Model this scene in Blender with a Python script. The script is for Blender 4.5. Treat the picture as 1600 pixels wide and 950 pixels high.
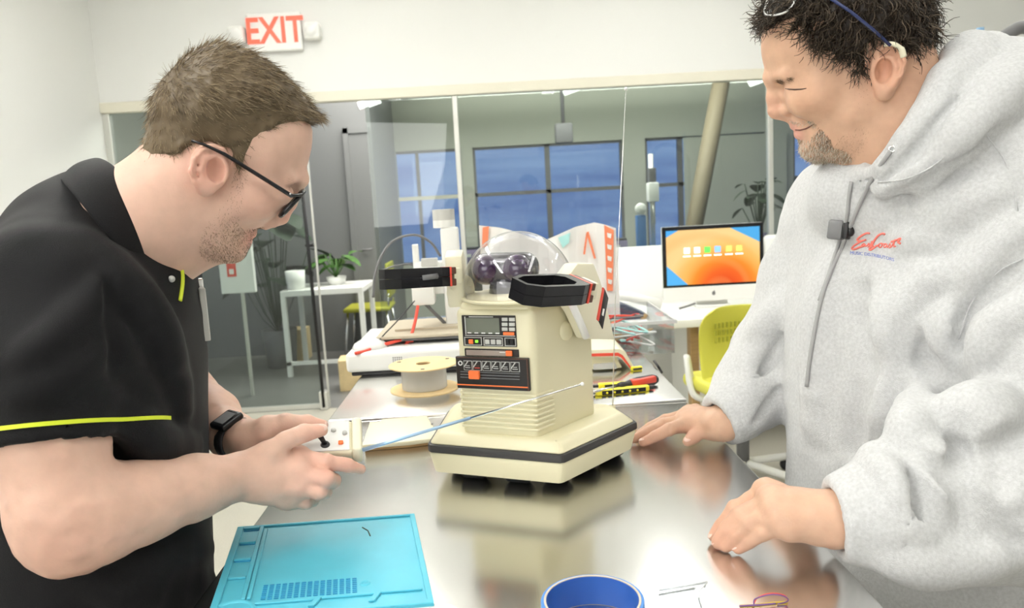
import bpy, bmesh, math, random
import numpy as np
from mathutils import Vector, Matrix
random.seed(4); RNG = np.random.default_rng(7)
for o in list(bpy.data.objects): bpy.data.objects.remove(o)
SC = bpy.context.scene
# ---------------------------------------------------------------- camera
FPX = 1200.0; CZ = 1.41; TZ = 1.0
ROLL = .055; PITCH = math.atan(163.6/FPX); YAW = math.radians(1.03)
cF = np.array([math.sin(YAW)*math.cos(PITCH), math.cos(YAW)*math.cos(PITCH), -math.sin(PITCH)])
cR0 = np.array([math.cos(YAW), -math.sin(YAW), 0.]); cU0 = np.cross(cR0, cF)
cR = cR0*math.cos(ROLL)-cU0*math.sin(ROLL); cU = cU0*math.cos(ROLL)+cR0*math.sin(ROLL)
CAM = np.array([0, 0, CZ])
cam = bpy.data.cameras.new('camera'); camo = bpy.data.objects.new('camera', cam); SC.collection.objects.link(camo)
cam.sensor_width = 36; cam.lens = 36*FPX/1600; cam.clip_start = .02; cam.clip_end = 200
camo.matrix_world = Matrix(((cR[0], cU[0], -cF[0], 0), (cR[1], cU[1], -cF[1], 0), (cR[2], cU[2], -cF[2], CZ), (0, 0, 0, 1)))
cam.dof.use_dof = True; cam.dof.focus_distance = 1.0; cam.dof.aperture_fstop = 9.0
SC.camera = camo
def ray(x, y): return cF+(x-800)/FPX*cR-(y-475)/FPX*cU
def P(x, y, d): return CAM+d*ray(x, y)                 # photograph pixel + distance along the view axis
def T(x, y, z=TZ):                                     # photograph pixel on a horizontal plane
    r = ray(x, y); return CAM+r*(z-CZ)/r[2]
def YP(x, y, Y):                                       # photograph pixel on a plane parallel to the rear wall
    r = ray(x, y); return CAM+r*Y/r[1]
# ---------------------------------------------------------------- world: blue dusk outside the far windows
w = bpy.data.worlds.new('dusk'); SC.world = w; w.use_nodes = True
nt = w.node_tree; nt.nodes.clear()
wo = nt.nodes.new('ShaderNodeOutputWorld'); bg = nt.nodes.new('ShaderNodeBackground')
tc = nt.nodes.new('ShaderNodeTexCoord'); mp = nt.nodes.new('ShaderNodeMapping'); mp.inputs['Scale'].default_value = (2, 2, 22)
nz = nt.nodes.new('ShaderNodeTexNoise'); nz.inputs['Scale'].default_value = 2.2; nz.inputs['Detail'].default_value = 4
rp = nt.nodes.new('ShaderNodeValToRGB')
rp.color_ramp.elements[0].position = .3; rp.color_ramp.elements[0].color = (.10, .18, .55, 1)
rp.color_ramp.elements[1].position = .75; rp.color_ramp.elements[1].color = (.34, .46, .85, 1)
L = nt.links.new
L(tc.outputs['Generated'], mp.inputs['Vector']); L(mp.outputs[0], nz.inputs['Vector']); L(nz.outputs[0], rp.inputs[0]); L(rp.outputs[0], bg.inputs[0]); L(bg.outputs[0], wo.inputs[0])
bg.inputs[1].default_value = 1.5
# ---------------------------------------------------------------- exposure
vs = SC.view_settings; vs.view_transform = 'Standard'; vs.look = 'None'; vs.gamma = 1; vs.use_curve_mapping = False; vs.exposure = 0.04
# ---------------------------------------------------------------- ceiling light (fixtures are built with the room)
LAMPS = [(-1.3, .2, 1.5), (.9, .0, .45), (2.4, .9, .2), (-1.3, 2.5, .9), (1.15, 3.75, .9), (-.85, 3.7, 1.0), (2.6, 3.0, .3)]
LAMP_DOWN = 11.0; LAMP_UP = 34.0; CEIL = 3.35; LAMP_Z = 2.92
for i, (lx, ly, le) in enumerate(LAMPS):
    for up in (0, 1):
        l = bpy.data.lights.new('pendant_light', 'AREA'); l.shape = 'RECTANGLE'; l.size = .16; l.size_y = 1.5
        l.energy = (LAMP_UP if up else LAMP_DOWN)*le; l.color = (1, .99, .955)
        lo = bpy.data.objects.new('pendant_light', l); SC.collection.objects.link(lo); lo.location = (lx, ly, LAMP_Z+(.06 if up else -.012))
        if up: lo.rotation_euler = (math.pi, 0, 0)
# unseen fill light added behind the camera position, to its left
l = bpy.data.lights.new('side_fill_light', 'AREA'); l.shape = 'RECTANGLE'; l.size = 2.2; l.size_y = 1.7; l.energy = 44; l.color = (1, .985, .955)
lo = bpy.data.objects.new('side_fill_light', l); SC.collection.objects.link(lo); lo.location = (-1.7, -2.0, 1.9)
lo.rotation_euler = (Vector((.45, 1.1, 1.1))-Vector(lo.location)).to_track_quat('-Z', 'Y').to_euler()
# ================================================================ helpers
def tag(o, label=None, cat=None, group=None, kind=None):
    if label: o['label'] = label
    if cat: o['category'] = cat
    if group: o['group'] = group
    if kind: o['kind'] = kind
    return o
def empty(name, loc=(0, 0, 0), rz=0, label=None, cat=None, group=None):
    o = bpy.data.objects.new(name, None); SC.collection.objects.link(o); o.location = loc; o.rotation_euler = (0, 0, rz)
    o.empty_display_size = .02
    return tag(o, label, cat, group)
def link(name, me, mat=None, parent=None):
    o = bpy.data.objects.new(name, me); SC.collection.objects.link(o)
    if mat is not None:
        me.materials.clear()
        for m in (mat if isinstance(mat, (list, tuple)) else [mat]): me.materials.append(m)
    if parent is not None: o.parent = parent
    return o
def copy_tree(o, parent=None):
    c = o.copy(); SC.collection.objects.link(c); c.parent = parent
    for ch in o.children: copy_tree(ch, c)
    return c
class MB:
    """collects shapes in one bmesh; build() links them as one mesh object"""
    def __init__(s): s.bm = bmesh.new(); s.mi = 0
    def _m(s, vs, M=None):
        if M is not None: bmesh.ops.transform(s.bm, matrix=M, verts=vs)
    def box(s, x0, x1, y0, y1, z0, z1, bev=0, seg=2, M=None):
        b = bmesh.new(); bmesh.ops.create_cube(b, size=1)
        bmesh.ops.transform(b, matrix=Matrix.Translation(((x0+x1)/2, (y0+y1)/2, (z0+z1)/2)) @ Matrix.Diagonal((x1-x0, y1-y0, z1-z0, 1)), verts=b.verts)
        if bev: bmesh.ops.bevel(b, geom=b.edges[:], offset=bev, segments=seg, affect='EDGES', profile=.5)
        return s.add(b, M)
    def add(s, b, M=None):
        if M is not None: bmesh.ops.transform(b, matrix=M, verts=b.verts)
        for f in b.faces: f.material_index = s.mi
        me = bpy.data.meshes.new('t'); b.to_mesh(me); b.free(); s.bm.from_mesh(me); bpy.data.meshes.remove(me); return s
    def prism(s, pts, z0, z1, bev=0, seg=2, M=None, scale_top=None):
        b = bmesh.new(); lo = [b.verts.new((x, y, z0)) for x, y in pts]
        if scale_top:
            cx = sum(p[0] for p in pts)/len(pts); cy = sum(p[1] for p in pts)/len(pts)
            hi = [b.verts.new((cx+(x-cx)*scale_top, cy+(y-cy)*scale_top, z1)) for x, y in pts]
        else: hi = [b.verts.new((x, y, z1)) for x, y in pts]
        n = len(pts); b.faces.new(lo[::-1]); b.faces.new(hi)
        for i in range(n): b.faces.new((lo[i], lo[(i+1) % n], hi[(i+1) % n], hi[i]))
        bmesh.ops.recalc_face_normals(b, faces=b.faces)
        if bev: bmesh.ops.bevel(b, geom=b.edges[:], offset=bev, segments=seg, affect='EDGES', profile=.5)
        return s.add(b, M)
    def tube(s, pts, r, n=8, cap=True, M=None, flat=None):
        pts = [np.array(p, float) for p in pts]; N = len(pts); b = bmesh.new(); rings = []
        rr = r if hasattr(r, '__len__') else [r]*N
        t0 = pts[1]-pts[0]; t0 /= np.linalg.norm(t0); up = np.array([0, 0, 1.]) if abs(t0[2]) < .9 else np.array([1., 0, 0])
        nrm = np.cross(t0, up); nrm /= np.linalg.norm(nrm)
        for i in range(N):
            t = pts[min(i+1, N-1)]-pts[max(i-1, 0)]; t /= (np.linalg.norm(t)+1e-12)
            nrm = nrm-t*np.dot(nrm, t); nrm /= (np.linalg.norm(nrm)+1e-12); bn = np.cross(t, nrm)
            ring = []
            for k in range(n):
                a = 2*math.pi*k/n; f = 1 if flat is None else flat
                ring.append(b.verts.new(pts[i]+rr[i]*(math.cos(a)*nrm+math.sin(a)*f*bn)))
            rings.append(ring)
        for i in range(N-1):
            for k in range(n): b.faces.new((rings[i][k], rings[i][(k+1) % n], rings[i+1][(k+1) % n], rings[i+1][k]))
        if cap: b.faces.new(rings[0][::-1]); b.faces.new(rings[-1])
        for f in b.faces: f.smooth = True
        return s.add(b, M)
    def lathe(s, prof, n=32, M=None, close=False, a0=0, a1=2*math.pi):
        b = bmesh.new(); full = abs(a1-a0-2*math.pi) < 1e-6; rings = []
        m = n if full else n+1
        for r, z in prof:
            rings.append([b.verts.new((r*math.cos(a0+(a1-a0)*k/n), r*math.sin(a0+(a1-a0)*k/n), z)) for k in range(m)])
        cnt = len(prof) if close else len(prof)-1
        for i in range(cnt):
            A, B = rings[i], rings[(i+1) % len(prof)]
            for k in range(n if full else n):
                k2 = (k+1) % m
                b.faces.new((A[k], A[k2], B[k2], B[k]))
        bmesh.ops.remove_doubles(b, verts=b.verts, dist=1e-6)
        bmesh.ops.recalc_face_normals(b, faces=b.faces)
        for f in b.faces: f.smooth = True
        return s.add(b, M)
    def sphere(s, c, r, M=None, u=20, v=12):
        b = bmesh.new(); bmesh.ops.create_uvsphere(b, u_segments=u, v_segments=v, radius=1)
        rr = r if hasattr(r, '__len__') else (r, r, r)
        bmesh.ops.transform(b, matrix=Matrix.Translation(c) @ Matrix.Diagonal((*rr, 1)), verts=b.verts)
        for f in b.faces: f.smooth = True
        return s.add(b, M)
    def quad(s, a, b_, c, d, th=0):
        b = bmesh.new(); b.faces.new([b.verts.new(tuple(v)) for v in (a, b_, c, d)]); return s.add(b)
    def build(s, name, mat, parent=None, smooth_angle=None, xf=None):
        me = bpy.data.meshes.new(name)
        if xf is not None: bmesh.ops.transform(s.bm, matrix=xf, verts=s.bm.verts)
        s.bm.to_mesh(me); s.bm.free()
        o = link(name, me, mat, parent)
        if smooth_angle:
            me.polygons.foreach_set('use_smooth', [True]*len(me.polygons)); me.set_sharp_from_angle(angle=math.radians(smooth_angle))
        return o
def frame(o, ex, ey, ez):
    """4x4 matrix from an origin and three axes"""
    return Matrix(((ex[0], ey[0], ez[0], o[0]), (ex[1], ey[1], ez[1], o[1]), (ex[2], ey[2], ez[2], o[2]), (0, 0, 0, 1)))
def unit(v): v = np.array(v, float); return v/np.linalg.norm(v)
def lookframe(o, zdir, xhint):
    z = unit(zdir); x = np.array(xhint, float); x = unit(x-z*np.dot(x, z)); return frame(o, x, np.cross(z, x), z)
def spline(pts, n=8):
    """Catmull-Rom through points"""
    p = [np.array(q, float) for q in pts]; p = [2*p[0]-p[1]]+p+[2*p[-1]-p[-2]]; out = []
    for i in range(1, len(p)-2):
        for k in range(n):
            t = k/n; a, b, c, d = p[i-1], p[i], p[i+1], p[i+2]
            out.append(.5*((2*b)+(-a+c)*t+(2*a-5*b+4*c-d)*t*t+(-a+3*b-3*c+d)*t**3))
    out.append(p[-2]); return out
def text_mesh(body, size, extrude=.0005, xs=1., shear=0., bold=0):
    cu = bpy.data.curves.new('txt', 'FONT'); cu.body = body; cu.size = size; cu.extrude = extrude; cu.shear = shear; cu.offset = bold
    cu.align_x = 'CENTER'; cu.align_y = 'CENTER'; cu.resolution_u = 3
    o = bpy.data.objects.new('txt', cu); SC.collection.objects.link(o)
    me = bpy.data.meshes.new_from_object(o.evaluated_get(bpy.context.evaluated_depsgraph_get()))
    bpy.data.objects.remove(o); bpy.data.curves.remove(cu)
    me.transform(Matrix.Diagonal((xs, 1, 1, 1))); return me
# ---------------------------------------------------------------- materials
MAT = {}
def mat(name, col, rough=.5, metal=0., bump=0., bscale=200., var=0., vscale=30., emit=None, estr=0., sss=0., coat=0., trans=0., ior=1.45, alpha=1., sheen=0., spec=.5, stretch=None, attr=None):
    m = bpy.data.materials.new(name); m.use_nodes = True; nt = m.node_tree; b = nt.nodes['Principled BSDF']; L = nt.links.new
    b.inputs['Base Color'].default_value = (*col, 1); b.inputs['Roughness'].default_value = rough; b.inputs['Metallic'].default_value = metal
    b.inputs['IOR'].default_value = ior; b.inputs['Transmission Weight'].default_value = trans; b.inputs['Alpha'].default_value = alpha
    b.inputs['Coat Weight'].default_value = coat; b.inputs['Sheen Weight'].default_value = sheen; b.inputs['Specular IOR Level'].default_value = spec
    if sss:
        b.inputs['Subsurface Weight'].default_value = sss; b.inputs['Subsurface Radius'].default_value = (1, .35, .2); b.inputs['Subsurface Scale'].default_value = .008
    if emit: b.inputs['Emission Color'].default_value = (*emit, 1); b.inputs['Emission Strength'].default_value = estr
    co = nt.nodes.new('ShaderNodeTexCoord'); src = co.outputs['Object']
    if stretch:
        mp = nt.nodes.new('ShaderNodeMapping'); mp.inputs['Scale'].default_value = stretch; L(src, mp.inputs['Vector']); src = mp.outputs[0]
    colout = None
    if attr:
        at = nt.nodes.new('ShaderNodeAttribute'); at.attribute_name = attr; colout = at.outputs['Color']
    if var:
        n = nt.nodes.new('ShaderNodeTexNoise'); n.inputs['Scale'].default_value = vscale; n.inputs['Detail'].default_value = 5; L(src, n.inputs['Vector'])
        mr = nt.nodes.new('ShaderNodeMapRange'); mr.inputs['From Min'].default_value = .3; mr.inputs['From Max'].default_value = .7
        mr.inputs['To Min'].default_value = 1-var; mr.inputs['To Max'].default_value = 1+var; L(n.outputs[0], mr.inputs[0])
        mx = nt.nodes.new('ShaderNodeVectorMath'); mx.operation = 'SCALE'; mx.inputs[0].default_value = col
        if colout: L(colout, mx.inputs[0])
        L(mr.outputs[0], mx.inputs['Scale']); colout = mx.outputs[0]
    if colout: L(colout, b.inputs['Base Color'])
    if bump:
        n2 = nt.nodes.new('ShaderNodeTexNoise'); n2.inputs['Scale'].default_value = bscale; n2.inputs['Detail'].default_value = 4; L(src, n2.inputs['Vector'])
        bp = nt.nodes.new('ShaderNodeBump'); bp.inputs['Strength'].default_value = bump; bp.inputs['Distance'].default_value = .002
        L(n2.outputs[0], bp.inputs['Height']); L(bp.outputs[0], b.inputs['Normal'])
    MAT[name] = m; return m
def pane_mat(name, tint=(.9, .95, .93), refl=1.0, base=.04, rough=0.):
    """thin clear sheet: mostly transparent with Fresnel reflection"""
    m = bpy.data.materials.new(name); m.use_nodes = True; nt = m.node_tree; nt.nodes.clear(); L = nt.links.new
    o = nt.nodes.new('ShaderNodeOutputMaterial'); t = nt.nodes.new('ShaderNodeBsdfTransparent'); g = nt.nodes.new('ShaderNodeBsdfGlossy')
    t.inputs[0].default_value = (*tint, 1); g.inputs['Roughness'].default_value = rough; g.inputs[0].default_value = (1, 1, 1, 1)
    lw = nt.nodes.new('ShaderNodeLayerWeight'); lw.inputs[0].default_value = .5
    pw = nt.nodes.new('ShaderNodeMath'); pw.operation = 'POWER'; pw.inputs[1].default_value = 5; L(lw.outputs['Facing'], pw.inputs[0])
    ml = nt.nodes.new('ShaderNodeMath'); ml.operation = 'MULTIPLY_ADD'; ml.inputs[1].default_value = .8*refl; ml.inputs[2].default_value = base*refl; ml.use_clamp = True; L(pw.outputs[0], ml.inputs[0])
    mx = nt.nodes.new('ShaderNodeMixShader'); L(ml.outputs[0], mx.inputs[0]); L(t.outputs[0], mx.inputs[1]); L(g.outputs[0], mx.inputs[2]); L(mx.outputs[0], o.inputs[0])
    MAT[name] = m; return m
mat('wall', (.755, .757, .735), .6, bump=.05, bscale=60)
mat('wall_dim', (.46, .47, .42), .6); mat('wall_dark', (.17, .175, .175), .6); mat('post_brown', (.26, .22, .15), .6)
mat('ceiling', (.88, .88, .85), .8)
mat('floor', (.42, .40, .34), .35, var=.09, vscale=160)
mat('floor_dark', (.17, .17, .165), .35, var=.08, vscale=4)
mat('trim', (.70, .67, .56), .4)
mat('alu', (.62, .62, .58), .35, metal=.6)
mat('black', (.012, .012, .013), .4)
mat('black_gloss', (.010, .010, .012), .22)
mat('dark', (.03, .03, .033), .5)
mat('grey', (.16, .16, .165), .5)
mat('white', (.83, .83, .80), .4)
mat('white_gloss', (.84, .84, .82), .18)
mat('cream', (.77, .72, .50), .38)
mat('cream_light', (.80, .76, .58), .35)
mat('red', (.75, .08, .05), .4)
mat('orange', (.9, .19, .05), .4)
mat('yellow', (.85, .74, .03), .4)
mat('card', (.72, .55, .30), .75, var=.06)
mat('wood', (.42, .27, .12), .5, var=.15, vscale=8, stretch=(1, 1, 12))
mat('blue', (.07, .24, .62), .45)
mat('mat_blue', (.085, .46, .60), .42, var=.07, vscale=12)
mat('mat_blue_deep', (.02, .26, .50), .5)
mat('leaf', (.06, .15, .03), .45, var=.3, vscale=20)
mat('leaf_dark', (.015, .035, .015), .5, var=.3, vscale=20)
mat('chair_yellow', (.70, .68, .10), .45)
mat('chair_olive', (.40, .40, .04), .5)
mat('chrome', (.75, .75, .75), .18, metal=1)
mat('lamp', (.9, .9, .9), .4, emit=(1, .99, .95), estr=6)
mat('lamp_dim', (.9, .9, .9), .4, emit=(1, .99, .93), estr=2.2)
pane_mat('pane', (.80, .84, .82), .9)
pane_mat('clear', (.93, .94, .95), 1.2)
pane_mat('dome', (.86, .86, .88), 1.3)
# brushed stainless steel
m = mat('steel', (.76, .76, .745), .17, metal=1); nt = m.node_tree; b = nt.nodes['Principled BSDF']
co = nt.nodes.new('ShaderNodeTexCoord'); mp = nt.nodes.new('ShaderNodeMapping'); mp.inputs['Scale'].default_value = (900, 6, 1)
n = nt.nodes.new('ShaderNodeTexNoise'); n.inputs['Scale'].default_value = 1; n.inputs['Detail'].default_value = 3
bp = nt.nodes.new('ShaderNodeBump'); bp.inputs['Strength'].default_value = .05; bp.inputs['Distance'].default_value = .0004
nt.links.new(co.outputs['Object'], mp.inputs[0]); nt.links.new(mp.outputs[0], n.inputs[0]); nt.links.new(n.outputs[0], bp.inputs['Height']); nt.links.new(bp.outputs[0], b.inputs['Normal'])
n2 = nt.nodes.new('ShaderNodeTexNoise'); n2.inputs['Scale'].default_value = 5; n2.inputs['Detail'].default_value = 6
mr = nt.nodes.new('ShaderNodeMapRange'); mr.inputs['To Min'].default_value = .13; mr.inputs['To Max'].default_value = .25
nt.links.new(co.outputs['Object'], n2.inputs[0]); nt.links.new(n2.outputs[0], mr.inputs[0]); nt.links.new(mr.outputs[0], b.inputs['Roughness'])
# ================================================================ room
def struct(name, mb, m, parent=None, **k):
    o = mb.build(name, MAT[m], parent, **k)
    if parent is None: o['kind'] = 'structure'
    return o
XL, XR, YB, YF = -2.6, 4.0, 5.38, -2.6
GZ = 2.2
struct('floor', MB().box(XL, XR, YF, YB, -.1, 0), 'floor')
struct('ceiling', MB().box(XL-.1, XR+.1, YF-.1, YB, CEIL, CEIL+.1), 'ceiling')
struct('wall_left', MB().box(XL-.1, XL, YF, YB+.1, 0, CEIL), 'wall')
struct('wall_right', MB().box(XR, XR+.1, YF, YB+.1, 0, CEIL), 'wall')
struct('wall_back', MB().box(XL, XR, YB, YB+.12, GZ, CEIL), 'wall')
struct('wall_front', MB().box(XL, XR, YF-.1, YF, 0, CEIL), 'wall')
# header and glazing of the partition
struct('trim_1', MB().box(XL, XR, YB-.02, YB+.06, GZ-.07, GZ, .006), 'trim')
xs = [XL, YP(487, 400, YB)[0], YP(576, 250, YB)[0], YP(716, 250, YB)[0], 1.95, XR]
struct('trim_2', MB().box(XL, XL+.045, YB, YB+.05, 0, GZ-.07, .004), 'alu')
struct('trim_3', MB().box(xs[3]-.017, xs[3]+.017, YB-.005, YB+.05, 0, GZ-.07, .004), 'alu')
struct('trim_4', MB().box(xs[4]-.017, xs[4]+.017, YB-.005, YB+.05, 0, GZ-.07, .004), 'alu')
for i, (a, c) in enumerate(((xs[0]+.045, xs[1]-.02), (xs[2], xs[3]-.017), (xs[3]+.017, xs[4]-.017), (xs[4]+.017, xs[5]))):
    o = MB().box(a, c, YB+.018, YB+.026, .03, GZ-.07).build('window_%d' % (i+1), MAT['pane']); o['kind'] = 'structure'
    s = MB().box(a, c, YB+.005, YB+.04, 0, .035, .003).build('sill_channel', MAT['alu'], o)
# all-glass door with a long black pull bar, standing at the opening
dr = empty('door_1', (xs[1], YB+.02, 0)); dr['kind'] = 'structure'
MB().tube([(0, -.055, .02), (-.02, -.055, GZ-.1)], .012, 10).build('pull_bar', MAT['black'], dr)
MB().box(-.03, .03, -.06, .03, 0, .13, .006).build('floor_pivot', MAT['alu'], dr)
MB().box(-.035, .02, -.045, .01, 1.16, 1.18, .004).build('bar_bracket', MAT['black'], dr)
MB().box(.02, .036, -.01, .0, .03, GZ-.08, .003).build('door_edge', MAT['alu'], dr)
# ---------------------------------------------------------------- the room beyond the glass
B0, B1 = YB+.12, 9.4
xw = YP(583, 250, 7.6)[0]
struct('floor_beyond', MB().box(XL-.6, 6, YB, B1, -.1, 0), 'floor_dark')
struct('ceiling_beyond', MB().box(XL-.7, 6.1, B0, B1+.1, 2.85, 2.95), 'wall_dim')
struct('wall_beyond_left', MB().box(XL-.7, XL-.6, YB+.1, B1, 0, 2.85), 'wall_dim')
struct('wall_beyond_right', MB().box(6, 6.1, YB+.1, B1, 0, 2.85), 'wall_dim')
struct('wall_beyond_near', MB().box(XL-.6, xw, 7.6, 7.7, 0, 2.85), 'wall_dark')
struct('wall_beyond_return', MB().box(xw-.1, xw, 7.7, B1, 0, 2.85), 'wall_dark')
# far wall; its windows stand in for windows reflected in the glass: sill, lintel and piers leave real openings
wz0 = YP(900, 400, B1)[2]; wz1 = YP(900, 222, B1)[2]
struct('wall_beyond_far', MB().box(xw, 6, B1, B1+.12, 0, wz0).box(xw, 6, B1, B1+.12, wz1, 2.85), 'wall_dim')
pier = [YP(x, 300, B1)[0] for x in (585, 724, 742, 858, 975, 1010, 1065, 1080, 1195, 1240, 1330)]
mbp = MB()
for a, c in ((xw, pier[0]), (pier[1], pier[2]), (pier[4], pier[5]), (pier[8], pier[9]), (4.6, 6)): mbp.box(a, c, B1, B1+.12, wz0, wz1)
struct('pier_beyond', mbp, 'wall_dim')
def zat(px, py): return YP(px, py, B1)[2]
wins = [(pier[0], pier[1]), (pier[2], pier[3]), (pier[3], pier[4]), (pier[5], pier[6]), (pier[6], pier[8]), (pier[9], 4.6)]
for i, (a, c) in enumerate(wins):
    r = empty('window_%d' % (i+5), ((a+c)/2, B1+.06, wz0)); r['kind'] = 'structure'; hw = (c-a)/2; H = wz1-wz0
    f = MB(); t = .03
    f.box(-hw, -hw+t, -.03, .03, 0, H).box(hw-t, hw, -.03, .03, 0, H).box(-hw, hw, -.03, .03, 0, t).box(-hw, hw, -.03, .03, H-t, H)
    f.build('window_frame', MAT['grey'], r)
    MB().box(-hw, hw, -.03, .03, H*.57, H*.57+.045).build('transom', MAT['trim' if i == 0 else 'grey'], r)
    if hw > .5: MB().box(-.02, .02, -.025, .025, 0, H).build('mullion', MAT['grey'], r)
    MB().box(-hw, hw, -.004, .004, 0, H).build('pane', MAT['pane'], r)
# lowered blinds
MB().box(pier[6]+.02, pier[8]+.25, B1-.06, B1-.045, wz0, wz1-.02).build('window_blind', MAT['wall_dim'])
tag(bpy.data.objects['window_blind'], 'grey roller blind pulled down over a far window', 'blind')
# ceiling beam, slanting timber post, hanging lamps
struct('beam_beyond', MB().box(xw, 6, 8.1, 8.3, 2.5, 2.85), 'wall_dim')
a, b_ = P(1131, 105, 7.6), P(1088, 335, 7.6)
d = (b_-a); bot = a+d*(a[2]-0.02)/(a[2]-b_[2])
o = MB().tube([a+(a-b_)*((2.84-a[2])/(a[2]-b_[2])), bot], .085, 14).build('slanted_post', MAT['post_brown']); tag(o, 'slanting round timber post behind the glass partition', 'post')
for k, (px, py, dd) in enumerate(((897, 136, 7.0), (577, 160, 7.4), (1188, 122, 7.0))):
    c = P(px, py, dd); r = empty('hanging_lamp', c, 0, ['short tube lamp hanging beyond the wide glass pane', 'short tube lamp hanging beyond the doorway of the glass partition', 'short tube lamp hanging beyond the glass behind the person in the hoodie'][k], 'lamp', 'tube lamps beyond the glass')
    MB().tube([(-.10, 0, -.03), (.10, 0, .03)], .045, 16).build('diffuser', MAT['lamp_dim'], r)
    MB().tube([(0, 0, .03), (0, 0, 2.85-c[2])], .008, 8).build('hanging_rod', MAT['grey'], r)
# grey door in the near wall beyond the glass
d0, d1 = YP(552, 300, 7.6)[0], xw-.02
r = empty('door_2', (d0, 7.6, 0)); r['kind'] = 'structure'
MB().box(0, d1-d0, -.03, 0, 0, 2.12).build('door_leaf', MAT['wall_dark'], r)
MB().box(-.05, 0, -.045, 0, 0, 2.17).box(-.05, d1-d0, -.045, 0, 2.12, 2.17).build('door_frame', MAT['wall_dark'], r)
MB().tube([(.06, -.03, 1.0), (.06, -.07, 1.0), (.15, -.07, 1.0)], .01, 8).build('door_handle', MAT['grey'], r)
# ceiling fixtures of this room
for k, (lx, ly, le) in enumerate(LAMPS):
    r = empty('pendant_lamp', (lx, ly, LAMP_Z), 0, 'long white linear pendant lamp '+['over the person in black', 'over the near steel workbench', 'over the person in the grey hoodie', 'left of the far steel workbench', 'above the white desk divider', 'in front of the exit sign', 'over the right end of the desk'][k], 'lamp', 'linear pendant lamps')
    MB().box(-.10, .10, -.80, .80, .0, .05, .006).build('housing', MAT['white'], r)
    MB().box(-.09, .09, -.78, .78, -.008, .002).build('diffuser', MAT['lamp'], r)
    for s in (-.6, .6): MB().tube([(0, s, .05), (0, s, CEIL-LAMP_Z)], .003, 6).build('wire', MAT['grey'], r)
# unseen area lights added beyond the glass so that the next room is dim, not black
l = bpy.data.lights.new('beyond_fill_light', 'AREA'); l.shape = 'RECTANGLE'; l.size = 4; l.size_y = 1.5; l.energy = 190; l.color = (1, .97, .9)
lo = bpy.data.objects.new('beyond_fill_light', l); SC.collection.objects.link(lo); lo.location = (.3, 6.8, 2.8)
l = bpy.data.lights.new('beyond_fill_uplight', 'AREA'); l.shape = 'RECTANGLE'; l.size = 4; l.size_y = .3; l.energy = 58; l.color = (1, .98, .9)
lo = bpy.data.objects.new('beyond_fill_uplight', l); SC.collection.objects.link(lo); lo.location = (1.2, 8.5, 2.4); lo.rotation_euler = (math.pi, 0, 0)  # added upward fill that brightens the ceiling and far wall
# exit sign with two emergency heads
c = YP(428, 48, YB-.05)
r = empty('exit_sign', (c[0], YB, c[2]-.13), 0, 'white exit sign with red letters and two emergency lamp heads', 'sign')
MB().box(-.18, .18, -.05, 0, 0, .25, .012).build('housing', MAT['white_gloss'], r)
me = text_mesh('EXIT', .235, .002, .80, bold=.004); o = link('lettering', me, MAT.setdefault('exit_red', mat('exit_red', (.85, .10, .06), .4, emit=(1, .12, .07), estr=.55)), r)
o.location = (.005, -.053, .125); o.rotation_euler = (math.radians(90), 0, 0)
for s in (-1, 1):
    h = MB().box(-.055, .055, -.085, .0, .06, .17, .02).build('lamp_head', MAT['white'], r); h.location.x = s*.25
    MB().lathe([(0, -.095), (.036, -.095), (.042, -.08)], 16, Matrix.Rotation(math.radians(-90), 4, 'X') @ Matrix.Translation((0, -.115, 0))).build('lens', MAT['white_gloss'], h)
# white cabinet with a small sign, on the left beyond the glass
c = YP(375, 420, 5.9)
r = empty('notice_board', (c[0], 5.9, 0), 0, 'white partition post with a small red notice beyond the glass', 'partition')
zt = YP(375, 380, 5.9)[2]; zb = YP(375, 458, 5.9)[2]
MB().box(-.16, .10, 0, .05, zb, 1.75, .006).build('panel', MAT['white'], r)
MB().box(-.015, .005, .0, .03, 0, zb).build('leg', MAT['alu'], r)
MB().box(-.10, -.03, -.004, 0, YP(368, 432, 5.9)[2], YP(368, 408, 5.9)[2]).build('notice', MAT['red'], r)
MB().box(-.082, -.048, -.007, -.003, YP(368, 428, 5.9)[2], YP(368, 420, 5.9)[2]).build('notice_print', MAT['white'], r)
# ================================================================ benches
TX0, TX1, SEAM = -.343, .357, 1.45
def bench(name, y0, y1, top, label):
    r = empty(name, ((TX0+TX1)/2, (y0+y1)/2, 0), 0, label, 'workbench'); hx = (TX1-TX0)/2; hy = (y1-y0)/2
    MB().box(-hx, hx, -hy, hy, top-.022, top, .0035, 3).build('worktop', MAT['steel'], r, 40)
    MB().box(-hx+.03, hx-.03, -hy+.03, hy-.03, top-.10, top-.0225).build('apron', MAT['grey'], r)
    for sx in (-1, 1):
        for sy in (-1, 1):
            MB().box(sx*(hx-.06)-.02, sx*(hx-.06)+.02, sy*(hy-.08)-.02, sy*(hy-.08)+.02, 0, top-.1).build('leg', MAT['chrome'], r)
    MB().box(-hx+.06, hx-.06, -hy+.08, hy-.08, .25, .27).build('lower_shelf', MAT['steel'], r)
    return r
bench('steel_workbench', .0, SEAM-.002, TZ, 'stainless steel workbench under the robot and the blue mat')
bench('steel_workbench', SEAM, 2.75, TZ+.006, 'stainless steel workbench under the filament spool and yellow knives')
TZ2 = TZ+.006
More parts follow.
